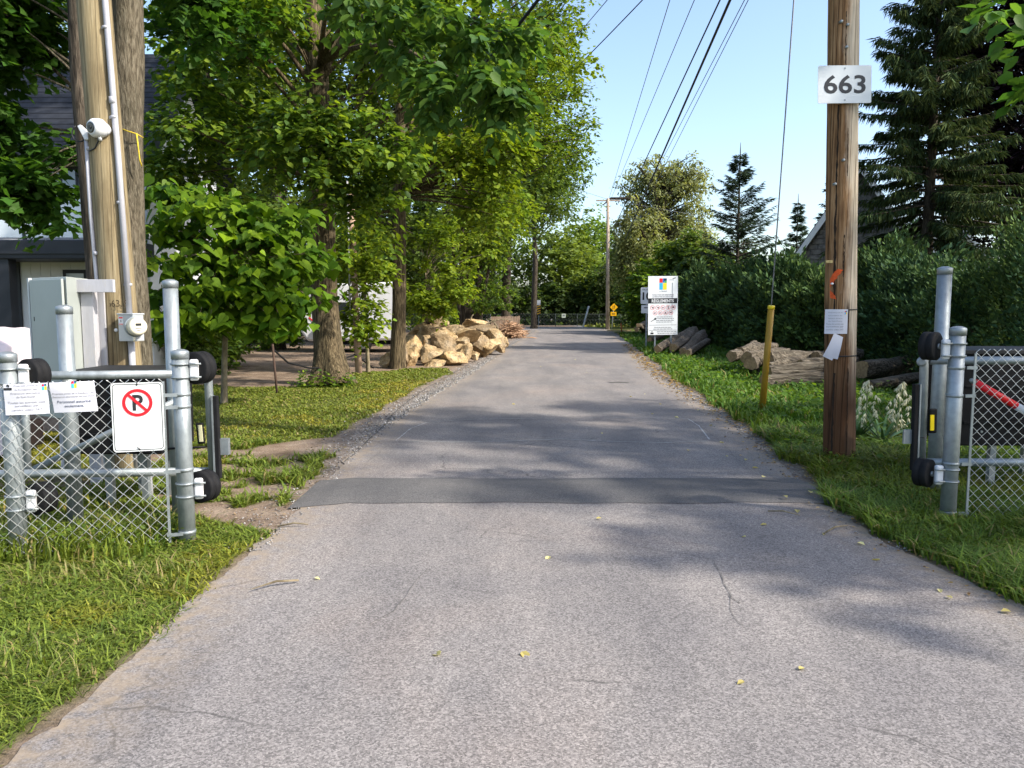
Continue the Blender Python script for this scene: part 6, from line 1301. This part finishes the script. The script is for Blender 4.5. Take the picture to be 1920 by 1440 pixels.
# ------------------------------------------------------------------ grass, weeds and litter
def blades(name, x0, x1, y0, y1, dens, hgt, cols, seed, label, mask_min=.2, wk=0.0011, lean=.55, clip=None):
    r = np.random.default_rng(seed); area = (x1 - x0) * (y1 - y0); n = int(area * dens)
    x = r.uniform(x0, x1, n); y = r.uniform(y0, y1, n)
    keep = (r.uniform(0, 1, n) < grass_mask(x, y) * np.clip((7 / np.maximum(y, 3.5)) ** 1.05, 0, 1.35) / 1.35) & (np.abs(x) < 0.70 * y + 0.6)
    if clip is not None: keep &= clip(x, y)
    x, y = x[keep], y[keep]; n = len(x); z = ground_z(x, y)
    az = r.uniform(0, 6.283, n); d = np.stack([np.cos(az), np.sin(az), np.zeros(n)], 1); sd = np.stack([-d[:, 1], d[:, 0], np.zeros(n)], 1)
    patchy = 1 + .45 * vnoise(x, y, 2.6, seed + 1); h = r.uniform(hgt[0], hgt[1], n) * patchy.clip(.5, 1.7); wdt = (wk * np.maximum(y, 3.2) * r.uniform(.7, 1.3, n))[:, None]
    L = (lean * r.uniform(.3, 1.6, n) * h)[:, None]; B = np.stack([x, y, z - .005], 1); up = np.array([0, 0, 1.0])
    M_ = B + d * L * .35 + up * (h * .62)[:, None]; T = B + d * L * 1.1 + up * h[:, None] * r.uniform(.75, 1.0, (n, 1))
    V = np.stack([B - sd * wdt, B + sd * wdt, M_ + sd * wdt * .8, M_ - sd * wdt * .8, T], 1).reshape(-1, 3)
    i = np.arange(n)[:, None] * 5; F = np.concatenate([i + np.array([[0, 1, 2]]), i + np.array([[0, 2, 3]]), i + np.array([[3, 2, 4]])])
    c = pick_cols(n, cols, r, .3); dry = vnoise(x, y, 1.1, seed + 5)[:, None]; c = np.where(dry > .35, c * np.array([1.35, 1.08, .9]), c); c = np.where(r.uniform(0, 1, (n, 1)) < .06, np.array([[.30, .24, .10]]), c)
    o = link(name, np_mesh(name, V, F, np.repeat(c, 5, axis=0)), GRASS); tag(o, label, 'grass', kind='stuff'); return o
GL = [(.15, .205, .03), (.20, .25, .036), (.11, .165, .026)]; GLAWN = [(.17, .205, .03), (.21, .23, .038), (.13, .18, .026)]; GRR = [(.11, .18, .026), (.15, .225, .03), (.08, .145, .022)]
blades('verge_grass', -4.6, -1.3, 2.2, 6.2, 5200, (.018, .055), GL, 501, 'short lush grass on the verge before the chain-link fence', lean=1.5)
blades('fence_grass', -4.6, -2.0, 4.5, 6.2, 1500, (.09, .2), GRR, 502, 'tall weeds and grass growing under the chain-link fence', clip=lambda x, y: (np.abs((x - PR.x) * nL.x + (y - PR.y) * nL.y) < .35) & (x < PR.x - .1))
blades('lawn_grass', -12.5, -.4, 6.2, 22, 2000, (.02, .045), GLAWN, 503, 'mown yellowish lawn between gate, catalpa and linden', wk=.0010, lean=1.2)
blades('right_verge_grass', 2.3, 6.5, 3.4, 9.5, 4600, (.06, .17), GRR, 504, 'long grass on the shaded verge round the brown pole', lean=1.1)
blades('right_bank_grass', 2.7, 9.5, 9.5, 48, 900, (.08, .22), [(.085, .17, .02), (.12, .21, .024), (.06, .14, .02)], 505, 'long bright grass on the bank between road and hedge', wk=.0010, lean=.7)
blades('far_strip_grass', -16, 12, 67.2, 71, 120, (.15, .4), GLAWN, 506, 'strip of grass along the foot of the far fence', wk=.0010)
blades('verge_tufts', -4.6, -1.3, 2.2, 6.4, 900, (.06, .13), GL + [(.24, .21, .08)], 507, 'taller tufts standing out of the short verge grass', lean=1.1, clip=lambda x, y: vnoise(x, y, 5.5, 77) > .22)
blades('dirt_tufts', -3.6, -1.6, 5.8, 8.9, 2600, (.04, .11), GL, 508, 'scattered tufts rooted in the bare dirt beside the gate', lean=1.2)
# broad-leaved weeds
def weeds(name, pts, n, size, cols, seed, label, spread=.22, hgt=.16):
    r = np.random.default_rng(seed); C = np.array(pts)[r.integers(0, len(pts), n)]; P = C + np.stack([r.normal(0, spread, n), r.normal(0, spread, n), np.zeros(n)], 1)
    P[:, 2] = ground_z(P[:, 0], P[:, 1]) + np.abs(r.normal(0, hgt, n)) + .01; ok = grass_mask(P[:, 0], P[:, 1]) > .1; P = P[ok]; n = len(P)
    az = r.uniform(0, 6.283, n); D = np.stack([np.cos(az), np.sin(az), r.normal(.25, .35, n)], 1); Nn = np.stack([r.normal(0, .4, n), r.normal(0, .4, n), np.ones(n)], 1)
    o = leaf_object(name, P, D, Nn, r.uniform(size[0], size[1], n), pick_cols(n, cols, r, .25), T_LEAF, LEAF, None); tag(o, label, 'weeds', kind='stuff'); return o
weeds('fence_weeds', [QL(-s, rnd.uniform(-.25, .12), 0)[:] for s in np.linspace(.15, 1.2, 14)], 1500, (.02, .045), GL + GRR, 511, 'leafy weeds tangled in the foot of the chain-link mesh', .1, .07)
weeds('verge_clover', [(rnd.uniform(-3.6, -1.9), rnd.uniform(3.0, 5.2), 0) for _ in range(40)], 5200, (.014, .034), GL, 512, 'low clover scattered through the short verge grass', .14, .018)
weeds('linden_sprouts', [(pa.x + .5 * math.cos(a) - .1, pa.y - .25 + .3 * math.sin(a), 0) for a in np.linspace(2.4, 6.6, 14)], 420, (.05, .11), G_LINDEN, 513, 'leafy sprouts ringing the foot of the linden trunk', .12, .13)
weeds('pole_weeds', [(pR.x + rnd.uniform(-.5, 1.4), pR.y + rnd.uniform(-.5, 1.2), 0) for _ in range(30)] + [(4.0 + rnd.uniform(0, 2), 6.8 + rnd.uniform(0, 2.4), 0) for _ in range(20)], 2300, (.03, .09), GRR + [(.12, .2, .03)], 514, 'broad-leaved weeds round the foot of the brown pole', .13, .06)
weeds('bank_weeds', [(rnd.uniform(3.6, 6.5), rnd.uniform(9, 24), 0) for _ in range(60)], 3600, (.05, .13), [(.10, .19, .022), (.14, .23, .025), (.06, .13, .02)], 515, 'broad-leaved weeds scattered over the bank before the logs', .25, .1)
# dry litter along the right road edge
r = np.random.default_rng(520); n = 1500; y = 4 + 30 * r.uniform(0, 1, n) ** 1.5; x = edge(RR, y) + r.normal(.10, .13, n); z = np.where(x < edge(RR, y), .016, ground_z(x, y) + .02)
o = leaf_object('leaf_litter', np.stack([x, y, z + r.uniform(0, .015, n)], 1), np.stack([r.normal(0, 1, n), r.normal(0, 1, n), r.normal(0, .1, n)], 1), np.stack([r.normal(0, .25, n), r.normal(0, .25, n), np.ones(n)], 1), r.uniform(.02, .05, n) * np.clip(y / 9, .7, 2), pick_cols(n, [(.26, .15, .07), (.34, .23, .10), (.16, .10, .05), (.42, .30, .13)], r, .3), T_LEAF, LEAF, None); tag(o, 'dry brown leaf litter gathered along the hedge-side road edge', 'leaf litter', kind='stuff')
n = 900; y = 5.2 + 16 * r.uniform(0, 1, n) ** 1.3; x = edge(RL, y) - np.abs(r.normal(.15, .5, n)); o = leaf_object('dirt_litter', np.stack([x, y, ground_z(x, y) + .008 + r.uniform(0, .012, n)], 1), np.stack([r.normal(0, 1, n), r.normal(0, 1, n), r.normal(0, .1, n)], 1), np.stack([r.normal(0, .4, n), r.normal(0, .4, n), np.ones(n)], 1), r.uniform(.012, .04, n), pick_cols(n, [(.30, .22, .14), (.4, .34, .26), (.15, .12, .09)], r, .3), T_LEAF, LEAF, None); tag(o, 'dry chips and leaf bits on the dirt edge beside the asphalt', 'leaf litter', kind='stuff')
# single fallen leaves on the asphalt
tmp = MB(); tmp.add(T_LEAF[0] * np.array([1, 1, 1.6]), T_LEAF[1]); fmesh = tmp.mesh('fallen_leaf'); fmesh.materials.append(leaf_random('yellow_leaf', (.50, .42, .15), (.62, .58, .30)))
spots = [(1118, 977), (1398, 1011), (1438, 988), (1494, 960), (1607, 1022), (1785, 1128), (1895, 1153), (1498, 1262), (590, 1089), (1030, 1048), (825, 1235), (978, 1229), (1128, 814), (1225, 778), (1265, 784), (1290, 848), (1360, 858), (1400, 864), (1430, 905), (1350, 832), (1310, 770), (1410, 880), (1240, 760), (1650, 1055), (1395, 1285), (1210, 740), (1180, 745), (1470, 940), (1520, 935), (960, 760), (1100, 700), (1015, 688), (1080, 675), (1330, 800), (1760, 1110), (1545, 1005)]
for u, v in spots:
    q = gr(u, v); o = bpy.data.objects.new('fallen_leaf', fmesh); COL.objects.link(o); o.location = (q.x, q.y, .0185 if not (5.95 < q.y < 7.0) else .048); s_ = rnd.uniform(.035, .065); o.scale = (s_, s_, s_); o.rotation_euler = (rnd.uniform(-.25, .25), rnd.uniform(-.25, .25), rnd.uniform(0, 6.28)); tag(o, 'small yellow leaf fallen on the bare asphalt', 'leaf', 'fallen leaves on the road')
for k, (u, v, u2, v2) in enumerate([(520, 987, 578, 983), (1545, 1000, 1590, 985), (560, 1088, 470, 1105), (1440, 958, 1500, 966)]):
    a, b_ = gr(u, v, .024), gr(u2, v2, .028); o = MB().tube([a, a.lerp(b_, .5) + Vector((0, .02, .012)), b_], [.006, .007, .003], 5).build('twig', BARK_S, None, a, fix=False); tag(o, 'dry twig lying at the edge of the asphalt', 'twig', 'twigs on the road edge')
st = gr(1160, 718); ribbon('oil_stain', [(st.x - .22, st.y), (st.x - .05, st.y + .03), (st.x + .22, st.y - .01)], .22, SEAMD, z=.0125, wob=.02)
# small loose stones along the gravel edge
r = np.random.default_rng(530); n = 2600; y = 4.8 + 20 * r.uniform(0, 1, n) ** 1.4; side = r.uniform(0, 1, n) < .75; x = np.where(side, edge(RL, y) - np.abs(r.normal(.0, .28, n)) + .08, edge(RR, y) + r.normal(.05, .12, n)); s_ = r.uniform(.004, .014, n) * np.clip(y / 8, .8, 1.6)
oct_ = np.array([(1, 0, 0), (-1, 0, 0), (0, 1, 0), (0, -1, 0), (0, 0, .8), (0, 0, -.8)], dtype=float); V = (np.stack([x, y, ground_z(x, y) + .008 + np.where((x > edge(RL, y)) & (x < edge(RR, y)), .006, 0)], 1)[:, None, :] + s_[:, None, None] * oct_[None] * r.uniform(.5, 1.3, (n, 6, 1))).reshape(-1, 3)
tri = np.array([(0, 2, 4), (2, 1, 4), (1, 3, 4), (3, 0, 4), (2, 0, 5), (1, 2, 5), (3, 1, 5), (0, 3, 5)]); F = (np.arange(n)[:, None, None] * 6 + tri[None]).reshape(-1, 3)
m, t, out = nodes('loose_stone'); a_ = N(t, 'ShaderNodeAttribute', attribute_name='col'); principled(t, out, a_.outputs['Color'], .9)
gv = r.uniform(.08, .42, n)[:, None] * np.array([[1, .96, .92]]); o = link('loose_gravel', np_mesh('loose_gravel', V, F, np.repeat(gv, 6, axis=0)), m); tag(o, 'loose gravel crumbs along the asphalt edges', 'gravel', kind='stuff')
